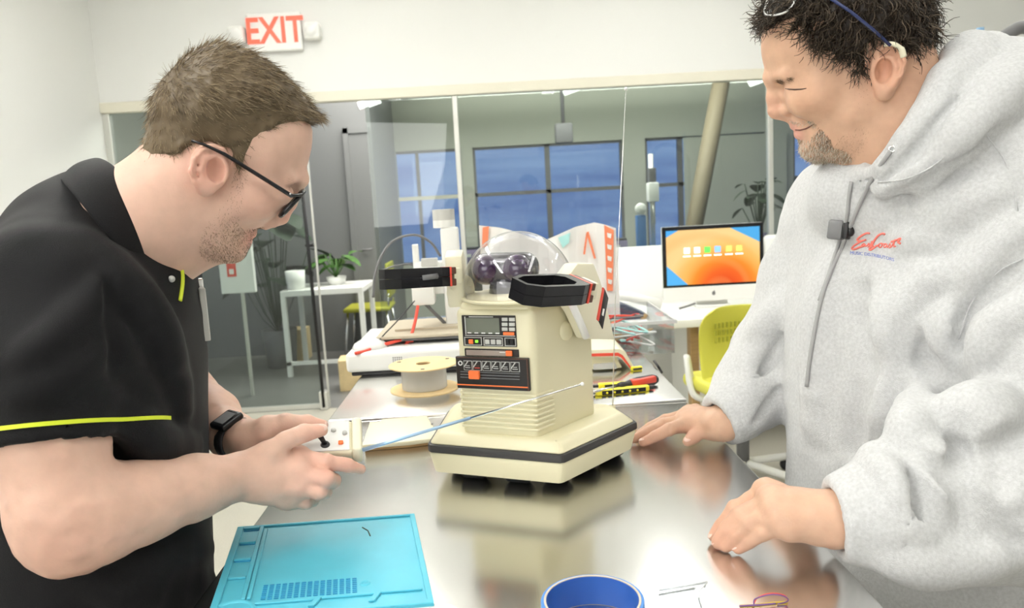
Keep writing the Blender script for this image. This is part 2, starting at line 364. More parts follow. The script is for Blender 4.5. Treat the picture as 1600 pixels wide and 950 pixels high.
# ================================================================ toy robot
RO = np.array([.02, 1.139, TZ]); RA = math.radians(-23.5)
rX = np.array([math.cos(RA), math.sin(RA), 0]); rY = np.array([-math.sin(RA), math.cos(RA), 0])
ROB = empty('toy_robot', RO, RA, 'cream vintage toy robot with clear dome head and black claws', 'robot')
def rl(p): q = np.array(p)-RO; return np.array([q@rX, q@rY, q[2]])
def plane_hit(px, py, o, n): r = ray(px, py); return CAM+r*(((np.array(o)-CAM)@n)/(r@n))
mat('lcd', (.16, .175, .14), .25); mat('panel_black', (.018, .015, .014), .35); mat('panel_brown', (.10, .045, .03), .4)
mat('led_green', (.2, .7, .05), .3, emit=(.3, 1, .05), estr=1.0); mat('key_grey', (.55, .55, .52), .4); mat('steel_tape', (.42, .36, .32), .3, metal=.6)
mat('lens_purple', (.030, .006, .05), .06, coat=1); mat('lens_body', (.03, .028, .04), .15, coat=1); mat('rubber', (.015, .015, .015), .7); mat('band', (.045, .043, .042), .55)
basepts = [(-.105, -.089), (.096, -.090), (.102, -.085), (.163, .085), (.125, .135), (-.125, .135), (-.163, .085), (-.112, -.083)]
base = MB().prism(basepts, .046, .013, .004, 2, scale_top=.95).build('base', MAT['cream'], ROB, 35)
MB().prism([(x*1.008, y*1.008) for x, y in basepts], .0455, .0575, .002, 2).build('bumper_band', MAT['band'], ROB, 35)
MB().prism([(x*.995, y*.995) for x, y in basepts], .0573, .074, .005, 3, scale_top=.88).build('base_deck', MAT['cream'], ROB, 35)
wheel = None
for x, y in ((-.050, -.056), (.020, -.056), (.072, -.035), (.098, .025), (.120, .085), (-.085, -.02), (-.105, .05), (-.12, .11)):
    b = MB(); b.lathe([(0, -.02), (.016, -.02), (.020, -.014), (.020, .014), (.016, .02), (0, .02)], 20, Matrix.Rotation(math.radians(90), 4, 'Y'))
    if wheel is None: wheel = b.build('wheel', MAT['rubber'], ROB); wv = wheel
    else: wv = wheel.copy(); SC.collection.objects.link(wv)
    wv.location = (x, y, .020)
bw, bk = .0585, .105
bodypts = [(-bw, -.070), (bw, -.070), (bk, .066), (-bk, .066)]
MB().prism(bodypts, .068, .258, .009, 3).build('body', MAT['cream'], ROB, 40)
MB().prism([(x*.96, y*.96) for x, y in bodypts], .250, .268, .007, 3, scale_top=.93).build('top_deck', MAT['cream'], ROB, 40)
# ridges round the foot of the body
def inset(o): return [(-bw-o, -.070-o), (bw+o, -.070-o), (bw+o+.016+.03, -.070+.11), (-bw-o-.016-.03, -.070+.11)]
for k in range(8):
    z = .083+k*.0071; q = .0022
    hl = .038
    sx, sy = math.sin(math.radians(20)), math.cos(math.radians(20))
    pts = [(-bw-q*.6, -.070-q), (bw+q*.6, -.070-q), (bw+hl*sx+q, -.070+hl*sy), (bw+hl*sx-.003, -.070+hl*sy), (bw-.003, -.066), (-bw+.003, -.066), (-bw-hl*sx+.003, -.070+hl*sy), (-bw-hl*sx-q, -.070+hl*sy)]
    MB().prism(pts, z, z+.0036, .001, 1).build('ridge', MAT['cream'], ROB)
# front panels
FY = -.070
def fx(px, py): return -.0585+(px-713-.05*(py-480))/118*.117
def fz(py): return .258-(py-482)*.000914
def fbox(px0, px1, py0, py1, m, name, parent, t0=0., t1=.002, bev=0.):
    x0, x1 = fx(px0, (py0+py1)/2), fx(px1, (py0+py1)/2)
    return MB().box(x0, x1, FY-t1, FY-t0, fz(py1), fz(py0), bev).build(name, MAT[m], parent)
up = fbox(724, 808, 492, 541, 'panel_black', 'display_panel', ROB, -.001, .002, .0008)
fbox(731, 783, 496, 521, 'lcd', 'screen', up, .002, .0028)
fbox(728.5, 730, 494, 522, 'key_grey', 'screen_edge', up, .002, .0026); fbox(728.5, 807, 523.2, 524.4, 'key_grey', 'divider', up, .002, .0026)
fbox(735, 773, 493.6, 494.8, 'key_grey', 'print_line', up, .002, .0025)
for k in range(5): fbox(733+k*11, 739+k*11, 518.8, 520.4, 'white', 'print_mark', up, .0028, .0032)
for k in range(3):
    for j in range(2): fbox(787+j*11, 796+j*11, 495+k*7.6, 500.5+k*7.6, 'key_grey', 'button', up, .002, .004, .0006)
fbox(789, 806, 517.5, 522.5, 'orange', 'button', up, .002, .004, .0006)
for a, c in ((727.5, 755), (758, 788), (791, 808)):
    for y0, y1 in ((526.5, 527.5), (538.5, 539.5)): fbox(a, c, y0, y1, 'key_grey', 'outline', up, .002, .0026)
    for x in (a, c-1): fbox(x, x+1, 526.5, 539.5, 'key_grey', 'outline', up, .002, .0026)
fbox(735, 742, 530, 537, 'orange', 'button', up, .002, .005, .0008); fbox(745, 749.5, 531, 535, 'led_green', 'indicator', up, .002, .004, .0006)
for k in range(3): fbox(760.5+k*9, 768+k*9, 529.5, 537, 'key_grey', 'key', up, .002, .004, .0006)
for k in range(2): fbox(794+k*7, 798+k*7, 529.5, 536, 'black', 'knob', up, .002, .005, .0006)
tp = fbox(727, 812, 545, 557, 'panel_black', 'tape_slot', ROB, -.001, .0015, .0006)
fbox(730, 793, 547, 555.5, 'steel_tape', 'tape_door', tp, .0015, .0025); fbox(783, 792, 549, 550.2, 'white', 'print_mark', tp, .0025, .003)
fbox(793, 803, 546.5, 555, 'orange', 'button', tp, .0015, .005, .001)
lp = fbox(715, 829, 557.5, 609, 'panel_black', 'control_panel', ROB, -.001, .0055, .001)
for y0, y1 in ((558, 559.5), (601.8, 603.8)): fbox(716, 828, y0, y1, 'orange' if y0 > 600 else 'panel_brown', 'stripe', lp, .0055, .006)
fbox(826.2, 828, 558, 608, 'panel_brown', 'stripe', lp, .0055, .006)
for k in range(6):
    a = 727.5+k*14.8
    kb = fbox(a, a+13.6, 563.5, 579, 'key_grey', 'key_outline', lp, .0055, .006)
    fbox(a+.9, a+12.7, 564.4, 578.1, 'panel_black', 'key', kb, .006, .0066)
    fbox(a+3, a+11, 574, 575.2, 'red' if k == 1 else 'key_grey', 'print_mark', kb, .0066, .007)
    fbox(a+4, a+10, 571, 572, 'panel_brown' if k == 1 else 'key_grey', 'print_mark', kb, .0066, .007)
    q = MB().box(-.0008, .0008, -.0004, 0, -.0055, .0055).build('print_mark', MAT['key_grey'], kb); q.location = (fx(a+4, 569), FY-.0066, fz(569)); q.rotation_euler = (0, math.radians(38), 0)
o = MB().lathe([(.0022, -.0005), (.0036, -.0005), (.0036, .0005), (.0022, .0005)], 16, Matrix.Rotation(math.radians(90), 4, 'X'), close=True).build('ring_mark', MAT['white'], lp); o.location = (fx(722, 568), FY-.006, fz(568))
for y in (581, 585.5, 590): fbox(722, 815, y, y+1.2, 'grey', 'slider_rail', lp, .0055, .0065)
fbox(737, 754, 578.8, 592, 'orange', 'slider_knob', lp, .0055, .0115, .0014)
# dome, collar, eyes
DC = (.013, -.001, .266)
MB().lathe([(.080, .0), (.0865, .0), (.0865, .003), (.085, .0045), (.080, .0045)], 48, Matrix.Translation(DC), close=True).build('dome_collar', MAT['cream'], ROB)
prof = [(.085*math.cos(t), .006+.0915*math.sin(t)) for t in np.linspace(0, math.pi/2, 20)]
MB().lathe(prof, 56, Matrix.Translation(DC)).build('dome', MAT['dome'], ROB)
MB().lathe([(0, .0), (.078, .0), (.078, .006), (.03, .010), (0, .010)], 40, Matrix.Translation(DC)).build('neck_plate', MAT['cream'], ROB)
MB().lathe([(0, 0), (.030, 0), (.026, .022), (0, .022)], 24, Matrix.Translation((DC[0]-.012, DC[1]-.01, DC[2]+.008))).build('neck', MAT['lens_body'], ROB)
head = empty('head', (DC[0]-.013, DC[1]-.012, DC[2]+.045)); head.parent = ROB
MB().box(-.052, .050, -.026, .022, -.025, .022, .021, 6).build('head_shell', MAT['lens_body'], head, 60)
for s in (-1, 1):
    e = MB().sphere((s*.0245, -.016, -.001), (.0225, .019, .0215)).build('eye', MAT['lens_purple'], head)
MB().box(-.02, .02, .018, .034, -.014, .012, .006).build('head_rear', MAT['cream'], head, 40)
# arms: side plates lie in the flared side planes, claws swing inwards in front
sR = np.array([math.cos(math.radians(46.5)), math.sin(math.radians(46.5)), 0]); nR = np.array([sR[1], -sR[0], 0])
PR = np.array([.045, 1.052, 1.15])+nR*.030
def plate(pix, o, n, th, name, m, parent, bev=.003):
    W = [rl(plane_hit(x, y, o, n)) for x, y in pix]
    nl = np.array([n@rX, n@rY, 0]); ex = np.array([-nl[1], nl[0], 0]); ez = np.array([0, 0, 1.]); o2 = W[0]
    pts = [((q-o2)@ex, (q-o2)@ez) for q in W]
    M = frame(o2, ex, ez, nl)
    return MB().prism(pts, -th, 0, bev, 2, M).build(name, MAT[m], parent, 35)
arm = empty('arm', rl(PR)); arm.parent = ROB
inv = Matrix.Translation(-Vector(arm.location))
def under(o, p): o.parent = p; o.location = -Vector(p.location); return o
under(plate([(903, 411), (929, 411), (940, 440), (962, 531), (921, 530), (903, 490), (893, 476), (889, 430)], PR, nR, .026, 'arm_plate', 'cream_light', ROB, .004), arm)
under(plate([(945, 451), (951, 466), (942, 514), (936, 502)], PR+nR*.0012, nR, .002, 'arm_badge', 'panel_black', ROB, .0004), arm)
under(plate([(936, 502), (945, 451), (942.5, 449), (933, 499)], PR+nR*.0014, nR, .002, 'badge_stripe', 'red', ROB, .0003), arm)
under(plate([(941, 492), (943, 482), (945, 483), (943, 494)], PR+nR*.0022, nR, .002, 'badge_mark', 'white', ROB, .0002), arm)
sh = rl(PR-nR*.03+sR*.075); sh[2] = .215
ob = MB().lathe([(0, -.008), (.014, -.008), (.014, .002), (.010, .004), (0, .004)], 24, lookframe(sh, [nR@rX, nR@rY, 0], [0, 0, 1])).build('shoulder', MAT['cream'], ROB); under(ob, arm)
ob = MB().tube([rl(plane_hit(893, 474, PR, nR)), rl(plane_hit(905, 500, PR, nR)), rl(plane_hit(916, 527, PR, nR))], .0055, 10).build('linkage', MAT['white'], ROB); under(ob, arm)
MB().box(-.012, .012, -.003, .003, -.003, .003, .001, 1, Matrix.Translation(rl(plane_hit(881, 474, PR, nR)))).build('red_tab', MAT['red'], ROB)
# left arm (seen beside the printer head)
sL = np.array([math.cos(math.radians(86.5)), math.sin(math.radians(86.5)), 0]); nL = np.array([-1., 0.06, 0]); nL /= np.linalg.norm(nL)
armL = empty('arm', (-.125, .0, .21)); armL.parent = ROB
PLc = rl(P(712, 432, 1.15))
M2 = lookframe(PLc, [-(nR@rX), nR@rY, 0], [0, 0, 1])
ob = MB().prism([(-.045, -.022), (.032, -.024), (.040, .004), (.026, .030), (-.018, .022)], -.014, .012, .004, 2, M2).build('arm_plate', MAT['cream_light'], ROB, 35); under(ob, armL)
ob = MB().lathe([(0, -.008), (.024, -.008), (.024, .012), (0, .014)], 20, lookframe(rl(P(722, 455, 1.155)), [-1, .1, 0], [0, 0, 1])).build('shoulder', MAT['cream'], ROB); under(ob, armL)
ob = MB().tube([rl(P(730, 470, 1.15)), rl(P(712, 455, 1.14)), rl(P(706, 440, 1.13))], .008, 10).build('linkage', MAT['cream_light'], ROB); under(ob, armL)
def claw(root_w, tip_w, hh, armo, flip, wid=.042, tilt=0.):
    a, b2 = rl(root_w), rl(tip_w); ex = unit(b2-a); L_ = np.linalg.norm(b2-a); ez0 = np.array([0, 0, 1.]); ey = unit(np.cross(ez0, ex)); ez = np.cross(ex, ey); M = frame(a, ex, ey, ez) @ Matrix.Rotation(tilt, 4, 'X')
    w = wid/2; t = .006
    def loop(zz0, zz1, nm):
        out = [(.0, -w*.75), (.018, -w), (L_*.80, -w), (L_, -w*.55), (L_, w*.55), (L_*.80, w), (.018, w), (0, w*.75)]
        inn = [(.020, -w*.45), (.032, -w+t), (L_*.78, -w+t), (L_-t, -w*.4), (L_-t, w*.4), (L_*.78, w-t), (.032, w-t), (.020, w*.45)]
        b = bmesh.new(); n = len(out)
        V = [[b.verts.new((x, y, z)) for x, y in pp] for pp in (out, inn) for z in (zz0, zz1)]
        for i in range(n):
            j = (i+1) % n
            b.faces.new((V[0][i], V[0][j], V[1][j], V[1][i])); b.faces.new((V[2][j], V[2][i], V[3][i], V[3][j])); b.faces.new((V[1][i], V[1][j], V[3][j], V[3][i])); b.faces.new((V[0][j], V[0][i], V[2][i], V[2][j]))
        bmesh.ops.recalc_face_normals(b, faces=b.faces)
        mb = MB(); mb.add(b, M); return mb.build(nm, MAT['black_gloss'], ROB)
    under(loop(-hh, -.0003, 'claw_finger'), armo); under(loop(.0003, hh, 'claw_finger'), armo)
    for z in (-hh*.62, hh*.62):
        under(MB().box(-.008, .004, -w*.8, w*.8, z-.005, z+.005, .001, 1, M).build('claw_joint', MAT['panel_brown'], ROB), armo)
    under(MB().box(.0005, .0035, -w*.85, w*.85, -hh*1.02, hh*1.02, 0, 1, M).build('claw_stripe', MAT['red'], ROB), armo)
    under(MB().box(-.020, -.006, -w*.6, w*.6, -hh*.9, hh*.9, .003, 2, M).build('wrist', MAT['cream_light'], ROB, 40), armo)
claw(P(906, 451, 1.035), P(808, 455, .965), .0135, arm, 1, .052, -.26)
claw_l = claw(P(699, 432, 1.10), P(597, 437, 1.035), .0135, armL, -1, .030, .05)
# mast antenna at the rear corner of the robot
ab = rl(P(957, 640, 1.245)); ab[2] = .06
MB().tube([ab, rl(P(961, 480, 1.24)), rl(P(978, 141, 1.22))], [.0010, .0008, .0005], 6).build('mast_antenna', MAT['chrome'], ROB)
MB().sphere(rl(P(978, 139, 1.22)), .0030, u=10, v=6).build('antenna_tip', MAT['white'], ROB)
MB().lathe([(0, 0), (.006, 0), (.005, .012), (0, .012)], 12, Matrix.Translation((ab[0], ab[1], .058))).build('antenna_socket', MAT['cream'], ROB)

# dark slot in the side of the far claw
fa, fb_ = P(684, 431, 1.075), P(660, 434, 1.06); under(MB().tube([rl(fa)+np.array([0, -.002, 0]), rl(fb_)+np.array([0, -.002, 0])], .0042, 10).build('claw_slot', MAT['grey'], ROB), armL)
# ================================================================ things on the benches
def on(px, py, z=TZ): q = T(px, py, z); return np.array([q[0], q[1], z])
# ---- blue silicone work mat
q = [on(372, 829), on(648, 808), on(678, 945), on(322, 992)]
q[3] = q[0]+(q[2]-q[1])*1.02; q[2] = q[1]+(q[2]-q[1])*1.02
MO = q[0]; mr = empty('silicone_mat', (*MO[:2], TZ), 0, 'light blue silicone soldering mat with moulded trays and hole grid', 'mat')
eu = q[1]-q[0]; ev = q[3]-q[0]
def muv(u, v, z=0): p = eu*u+ev*v; return (p[0], p[1], z)
def mslab(u0, u1, v0, v1, z0, z1, name, m, par, skew=0):
    return MB().prism([muv(u0, v0)[:2], muv(u1, v0)[:2], muv(u1+skew, v1)[:2], muv(u0+skew, v1)[:2]], z0, z1, .0006, 1).build(name, MAT[m], par)
mslab(0, 1, 0, 1, .0005, .003, 'sheet', 'mat_blue', mr)
# raised rims
for a in ((0, 1, 0, .018), (.972, 1, .018, .97), (0, .035, .018, .97), (0, 1, .965, 1)): mslab(*a, .003, .0055, 'rim', 'mat_blue', mr)
mslab(.155, .175, .05, .83, .003, .0055, 'rib', 'mat_blue', mr)
mslab(.128, .150, .02, .83, .003, .0055, 'rib', 'mat_blue', mr)
for v in (.018, .20, .40, .60): mslab(.038, .126, v, v+.022, .003, .006, 'tray_divider', 'mat_blue', mr)
for u, v in ((.045, .03), (.04, .205), (.035, .405)): mslab(.040, .124, v+.012, v+.026, .0031, .0036, 'tray_shadow_strip', 'mat_blue_deep', mr)  # shade beside the tray dividers laid on as darker blue strips
# hole grid: small raised pads in rows
pm = None
for i in range(15):
    for j in range(8):
        u = .22+i*.030; v = .70+j*.0185
        if pm is None: pd = MB().prism([muv(0, 0)[:2], muv(.021, 0)[:2], muv(.021, .0095)[:2], muv(0, .0095)[:2]], .003, .0037).build('grid_pad', MAT['mat_blue_deep'], mr); pm = pd
        else: pd = pm.copy(); SC.collection.objects.link(pd)
        pd.location = muv(u, v)
for u0, u1, v in ((.20, .47, .868), (.50, .74, .862), (.77, .96, .855)): mslab(u0, u1, v, v+.018, .003, .0055, 'rib', 'mat_blue', mr)
for u in (.47, .74): mslab(u, u+.03, .872, .94, .003, .0055, 'rib', 'mat_blue', mr, -.03)
c = muv(.10, .93); MB().lathe([(.020, .003), (.0225, .0055), (.025, .003)], 24, Matrix.Translation((c[0], c[1], 0))).build('round_tray', MAT['mat_blue'], mr)
c = muv(.70, .76); MB().lathe([(.003, .003), (.0045, .005), (.006, .003)], 16, Matrix.Translation((c[0], c[1], 0))).build('round_cup', MAT['mat_blue'], mr)
mat('scorch', (.06, .10, .10), .7)
b = MB(); b.tube([muv(.70, .12, .0032), muv(.73, .17, .0034), muv(.74, .24, .0032)], .0008, 6); b.build('scorch_mark', MAT['scorch'], mr)
# ---- roll of painter's tape
c = on(925, 948, TZ); tr = empty('tape_roll', (.073, .683, TZ), 0, 'roll of blue masking tape standing flat on the workbench', 'tape')
MB().lathe([(.0458, 0), (.0485, 0), (.0490, .001), (.0490, .029), (.0485, .030), (.0458, .030)], 64, close=True).build('tape', MAT['blue'], tr, 40)
mat('core_card', (.60, .52, .42), .8); mat('core_blue', (.03, .12, .46), .35); mat('bed_tan', (.46, .40, .30), .6)
MB().lathe([(.0440, .0), (.0460, .0), (.0460, .0308), (.0440, .0308)], 64, close=True).build('core', MAT['core_card'], tr, 40)
MB().lathe([(.0437, .0005), (.0441, .0005), (.0441, .0300), (.0437, .0300)], 64, close=True).build('core_lining', MAT['core_blue'], tr, 40)
# ---- sheet of paper and clear bag at the near end
p = MB(); p.prism([on(575, 958)[:2], on(630, 944)[:2], on(700, 944)[:2], on(735, 960)[:2], on(730, 1100)[:2], on(560, 1100)[:2]], TZ+.0001, TZ+.0007)
tag(p.build('paper_sheet', MAT['white']), 'white paper sheet lying below the blue mat', 'paper')
mat('bag_print', (.75, .78, .80), .4)
br = empty('plastic_bag', on(1085, 945), 0, 'flat clear plastic bag lying beside the blue tape roll', 'bag'); bo = on(1085, 945)
g = [on(1030, 926), on(1105, 913), on(1120, 950), on(1125, 1040), on(985, 1040), on(1000, 950)]
MB().prism([tuple((x-bo)[:2]) for x in g], .0004, .0016, .0004, 1).build('bag_film', MAT['clear'], br)
MB().tube([g[0]-bo+[0, 0, .0025], g[1]-bo+[0, 0, .0025]], .0012, 6).build('zip_strip', MAT['bag_print'], br)
MB().tube([g[1]-bo+[0, 0, .002], (on(1092, 930)-bo)+[0, 0, .004], (on(1100, 960)-bo)+[0, 0, .002]], .0007, 5).build('crease', MAT['bag_print'], br)
# ---- little bundle of wires
wr = empty('wire_bundle', on(1195, 940), 0, 'small loop of thin coloured hook-up wires on the workbench', 'wires'); wo = on(1195, 940)
mat('wire_yellow', (.75, .55, .05), .4); mat('wire_violet', (.16, .07, .22), .4)
def lay(pix, r, m, name, par, o, zs):
    pts = spline([T(x, y, TZ+z)-o for (x, y), z in zip(pix, zs)], 6); return MB().tube(pts, r, 6).build(name, MAT[m], par)
lay([(1156, 946), (1178, 945), (1205, 942), (1231, 940)], .0008, 'wire_yellow', 'wire', wr, wo, [.001]*4)
lay([(1155, 947), (1170, 946), (1190, 945), (1212, 943)], .0009, 'wire_violet', 'wire', wr, wo, [.0025]*4)
lay([(1178, 947), (1180, 936), (1205, 929), (1226, 932), (1231, 939), (1215, 944)], .0007, 'wire_violet', 'wire', wr, wo, [.001, .006, .012, .01, .003, .001])
lay([(1231, 938), (1225, 930), (1205, 927), (1185, 933), (1176, 947)], .0006, 'red', 'wire', wr, wo, [.001, .009, .012, .005, .001])
# ---- cream lid beside the robot
cl = empty('battery_cover', on(630, 690), 0, 'flat cream plastic panel lying on the workbench beside the robot', 'panel'); co_ = on(630, 690)
g = [on(566, 706), on(578, 668), on(594, 668), on(596, 664), on(668, 659), on(690, 694), on(664, 697), on(640, 700)]
MB().prism([tuple((x-co_)[:2]) for x in g], .004, .012, .003, 2).build('shell', MAT['cream_light'], cl, 40)
MB().prism([tuple((x-co_)[:2]*.94) for x in g], .0003, .0045).build('underside', MAT['wood'], cl)
MB().lathe([(0, .012), (.002, .012), (.002, .0135), (0, .0135)], 10, Matrix.Translation((on(676, 673)-co_)[:2].tolist()+[0])).build('screw', MAT['grey'], cl)
# ---- filament spool
sc = on(664, 607, TZ2); sp = empty('filament_spool', (sc[0], sc[1], TZ2), 0, 'cardboard filament spool wound with clear filament', 'spool')
fl = [(.018, 0), (.072, 0), (.073, .001), (.072, .003), (.018, .003)]
R_ = .0755; fl = [(.016, 0), (R_, 0), (R_+.0006, .0015), (R_, .003), (.016, .003)]
for z in (0, .054): MB().lathe(fl, 48, Matrix.Translation((0, 0, z)), close=True).build('flange', MAT['card'], sp, 40)
MB().lathe([(.016, .003), (.019, .003), (.019, .054), (.016, .054)], 32, close=True).build('hub', MAT['wood'], sp, 40)
m = mat('filament', (.80, .77, .70), .22, trans=.25); 
prof = []
for k in range(24): prof += [(.0485, .0032+k*.0021), (.0497, .0042+k*.0021)]
MB().lathe([(.02, .0032)]+prof+[(.0485, .0538), (.02, .0538)], 48).build('wound_filament', MAT['filament'], sp)
for a in (0.0, 2.1, 4.2):
    MB().box(-.004, .004, -.0035, .0035, .0571, .0578).build('flange_hole', MAT['dark'], sp).location = (.062*math.cos(a-1.5), .062*math.sin(a-1.5), 0)
# ---- desktop printer behind the spool
b0 = on(540, 592, TZ2); pr = empty('desktop_printer', (-.20, 2.02, TZ2), 0, 'white desktop 3D printer with tall column and tangled cables', 'printer'); po = np.array([-.20, 2.02, TZ2])
def pl(px, py, d): return P(px, py, d)-po
MB().box(-.165, .12, -.19, .16, .0, .010, .004).build('foot', MAT['dark'], pr)
MB().box(-.175, .13, -.20, .17, .010, .058, .010, 3).build('base', MAT['white'], pr, 40)
gp = None
for i in range(5):
    for j in range(5):
        if gp is None: gp = MB().box(-.0014, .0014, -.0006, 0, -.0014, .0014).build('vent_hole', MAT['grey'], pr); g2 = gp
        else: g2 = gp.copy(); SC.collection.objects.link(g2)
        g2.location = (-.06+i*.005, -.2001, .022+j*.005)
MB().box(-.10, .14, -.12, .13, .066, .074, .003).build('bed_frame', MAT['grey'], pr)
MB().box(-.11, .15, -.13, .14, .074, .082, .003).build('print_bed', MAT['bed_tan'], pr)
MB().box(-.07, .10, -.06, .10, .0825, .088).build('build_sheet', MAT['bed_tan'], pr)
cx = pl(712, 500, 2.12)
MB().box(cx[0]-.020, cx[0]+.026, -.02, .04, .058, .34, .006).build('column', MAT['white'], pr, 40)
ct = pl(702, 326, 2.12)
MB().lathe([(0, .34), (.029, .34), (.029, ct[2]-.028), (0, ct[2]-.028)], 24, Matrix.Translation((cx[0]-.010, .01, 0))).build('column_sleeve', MAT['white'], pr, 40)
MB().lathe([(0, ct[2]-.028), (.029, ct[2]-.028), (.029, ct[2]), (0, ct[2])], 24, Matrix.Translation((cx[0]-.010, .01, 0))).build('column_cap', MAT['key_grey'], pr, 40)
tz0, tz1 = pl(670, 474, 2.03)[2], pl(670, 418, 2.03)[2]; tx = pl(662, 450, 2.03)
MB().box(tx[0]-.028, tx[0]+.030, -.04, .02, tz0, tz1, .006).build('tool_head', MAT['white'], pr, 40)
az0 = pl(690, 455, 2.08)[2]; az1 = pl(690, 405, 2.08)[2]
MB().box(tx[0]-.02, cx[0]+.03, -.012, .03, az0, az1, .004).build('gantry_arm', MAT['white'], pr, 40)
MB().box(tx[0]-.022, tx[0]-.006, -.01, .006, tz1, pl(650, 381, 2.03)[2], .002).build('cable_post', MAT['white'], pr)
MB().box(tx[0]+.002, tx[0]+.045, -.045, -.035, az1-.01, az1+.012, .002).build('end_clamp', MAT['key_grey'], pr)
MB().tube(spline([pl(583, 465, 2.0), pl(588, 420, 2.0), pl(610, 380, 2.02), pl(645, 367, 2.04), pl(672, 378, 2.06), pl(688, 400, 2.08)], 8), .0035, 8).build('cable', MAT['grey'], pr)
MB().tube(spline([pl(592, 425, 1.98), pl(615, 416, 2.0), pl(640, 413, 2.02), pl(655, 421, 2.02)], 8), .0022, 8).build('cable', MAT['grey'], pr)
MB().tube(spline([pl(664, 474, 2.0), pl(680, 490, 2.02), pl(695, 505, 2.04), pl(705, 518, 2.08)], 8), .005, 8).build('cable', MAT['grey'], pr)
MB().tube(spline([pl(653, 478, 1.98), pl(648, 505, 1.96), pl(640, 530, 1.94), pl(628, 545, 1.92), pl(610, 560, 1.88)], 8), .0042, 8).build('red_cable', MAT['red'], pr)
MB().tube(spline([pl(640, 528, 1.94), pl(620, 533, 1.92), pl(595, 540, 1.9), pl(570, 549, 1.86), pl(555, 552, 1.84)], 8), .0042, 8).build('red_cable', MAT['red'], pr)
MB().tube(spline([pl(648, 470, 1.98), pl(622, 500, 1.95), pl(600, 523, 1.92), pl(588, 538, 1.9)], 8), .0016, 6).build('wire', MAT['dark'], pr)
MB().box(-.010, .010, -.006, .006, -.006, .006, .002).build('plug', MAT['red'], pr).location = pl(640, 531, 1.935)
e = MB(); e.lathe([(.0, 0), (.045, 0), (.038, .012), (.012, .026), (0, .028)], 20); e.build('cable_cover', MAT['white_gloss'], pr).location = (-.125, -.13, .058)
# ---- paper carrier bag behind the robot
bY = 2.30; br = empty('paper_bag', (YP(860, 500, bY)[0], bY, TZ2), 0, 'white paper bag with orange lettering standing behind the robot', 'bag'); bo = np.array(br.location)
def bl(px, py, Y=bY): return YP(px, py, Y)-bo
x0, x1, x2 = bl(752, 400)[0], bl(905, 400)[0], bl(962, 400)[0]
zL, zM, zR = bl(760, 352)[2], bl(840, 378)[2], bl(935, 347)[2]
mat('bag_white', (.86, .85, .82), .6); mat('bag_orange', (.88, .25, .12), .6); mat('bag_teal', (.45, .80, .78), .6)
bb = MB()
N = 14
for s, yy in ((0, -.05), (1, .05)):
    b2 = bmesh.new(); lo = []; hi = []
    for k in range(N+1):
        t = k/N; x = x0+(x2-x0)*t; px = 752+210*t
        z = np.interp(px, [752, 790, 850, 900, 935, 962], [zL, zL-.012, zM, zR-.012, zR, zR-.02])
        lo.append(b2.verts.new((x, yy, 0))); hi.append(b2.verts.new((x, yy*.35+.006*math.sin(k*1.3), z)))
    for k in range(N): b2.faces.new((lo[k], lo[k+1], hi[k+1], hi[k]))
    bb.add(b2)
for x, z in ((x0, zL), (x2, zR-.02)):
    b2 = bmesh.new(); b2.faces.new([b2.verts.new(v) for v in ((x, -.05, 0), (x, .05, 0), (x, .0175, z), (x, -.0175, z))]); bb.add(b2)
sh = bb.build('bag_body', MAT['bag_white'], br); md = sh.modifiers.new('thick', 'SOLIDIFY'); md.thickness = .0012
def bstrip(pix, name, m, off=.004):
    W = [bl(*p_, bY-.05+.0) for p_ in pix]; b = MB(); b2 = bmesh.new()
    V = []
    for v in W:
        zz = max(v[2], 0); yy = -.05+.0325*min(zz/zR, 1.); V.append(b2.verts.new((v[0], yy-off, v[2])))
    b2.faces.new(V); b.add(b2); o = b.build(name, MAT[m], br); md = o.modifiers.new('thick', 'SOLIDIFY'); md.thickness = .0008; return o
bstrip([(754, 356), (764, 354), (762, 384), (753, 388)], 'printed_border', 'bag_orange')
bstrip([(946, 352), (961, 360), (958, 455), (949, 455)], 'printed_border', 'bag_orange', .006)
for k in range(5): bstrip([(950, 364+k*18), (957, 366+k*18), (956, 373+k*18), (950.5, 371+k*18)], 'border_letter', 'bag_white', .009)
bstrip([(917, 364), (921, 362), (932, 404), (929, 405)], 'printed_letter', 'bag_orange', .009); bstrip([(917, 366), (920, 366), (915, 398), (912, 398)], 'printed_letter', 'bag_orange', .009)
bstrip([(873, 372), (892, 364), (890, 380), (880, 388)], 'printed_patch', 'bag_teal', .009)
# ---- clear parts box with wires on the bench
bx = empty('parts_box', (.30, 2.05, TZ2), 0, 'clear plastic box full of red and grey leads', 'box'); xo = np.array(bx.location)
W_, D_, H_ = .135, .17, .085
for nm, a in (('side', (-W_, -W_+.002, -D_, D_, .002, H_)), ('side', (W_-.002, W_, -D_, D_, .002, H_)), ('side', (-W_+.002, W_-.002, -D_, -D_+.002, .002, H_)), ('side', (-W_+.002, W_-.002, D_-.002, D_, .002, H_)), ('bottom', (-W_, W_, -D_, D_, 0, .002)), ('rim', (-W_-.006, W_+.006, -D_-.006, -D_, H_-.008, H_)), ('rim', (W_, W_+.006, -D_, D_, H_-.008, H_))):
    MB().box(*a).build(nm, MAT['clear'] if nm != 'rim' else MAT.setdefault('rim_white', mat('rim_white', (.8, .8, .8), .3, alpha=.55)), bx)
rr = random.Random(3)
for k in range(16):
    z = .008+.0035*k; pts = [(rr.uniform(-W_+.02, W_-.02), rr.uniform(-D_+.02, D_-.02), z+rr.uniform(-.003, .008)) for _ in range(5)]
    MB().tube(spline(pts, 6), .0028, 6).build('lead', MAT[['red', 'grey', 'white', 'red', 'bag_teal', 'wood'][k % 6]], bx)
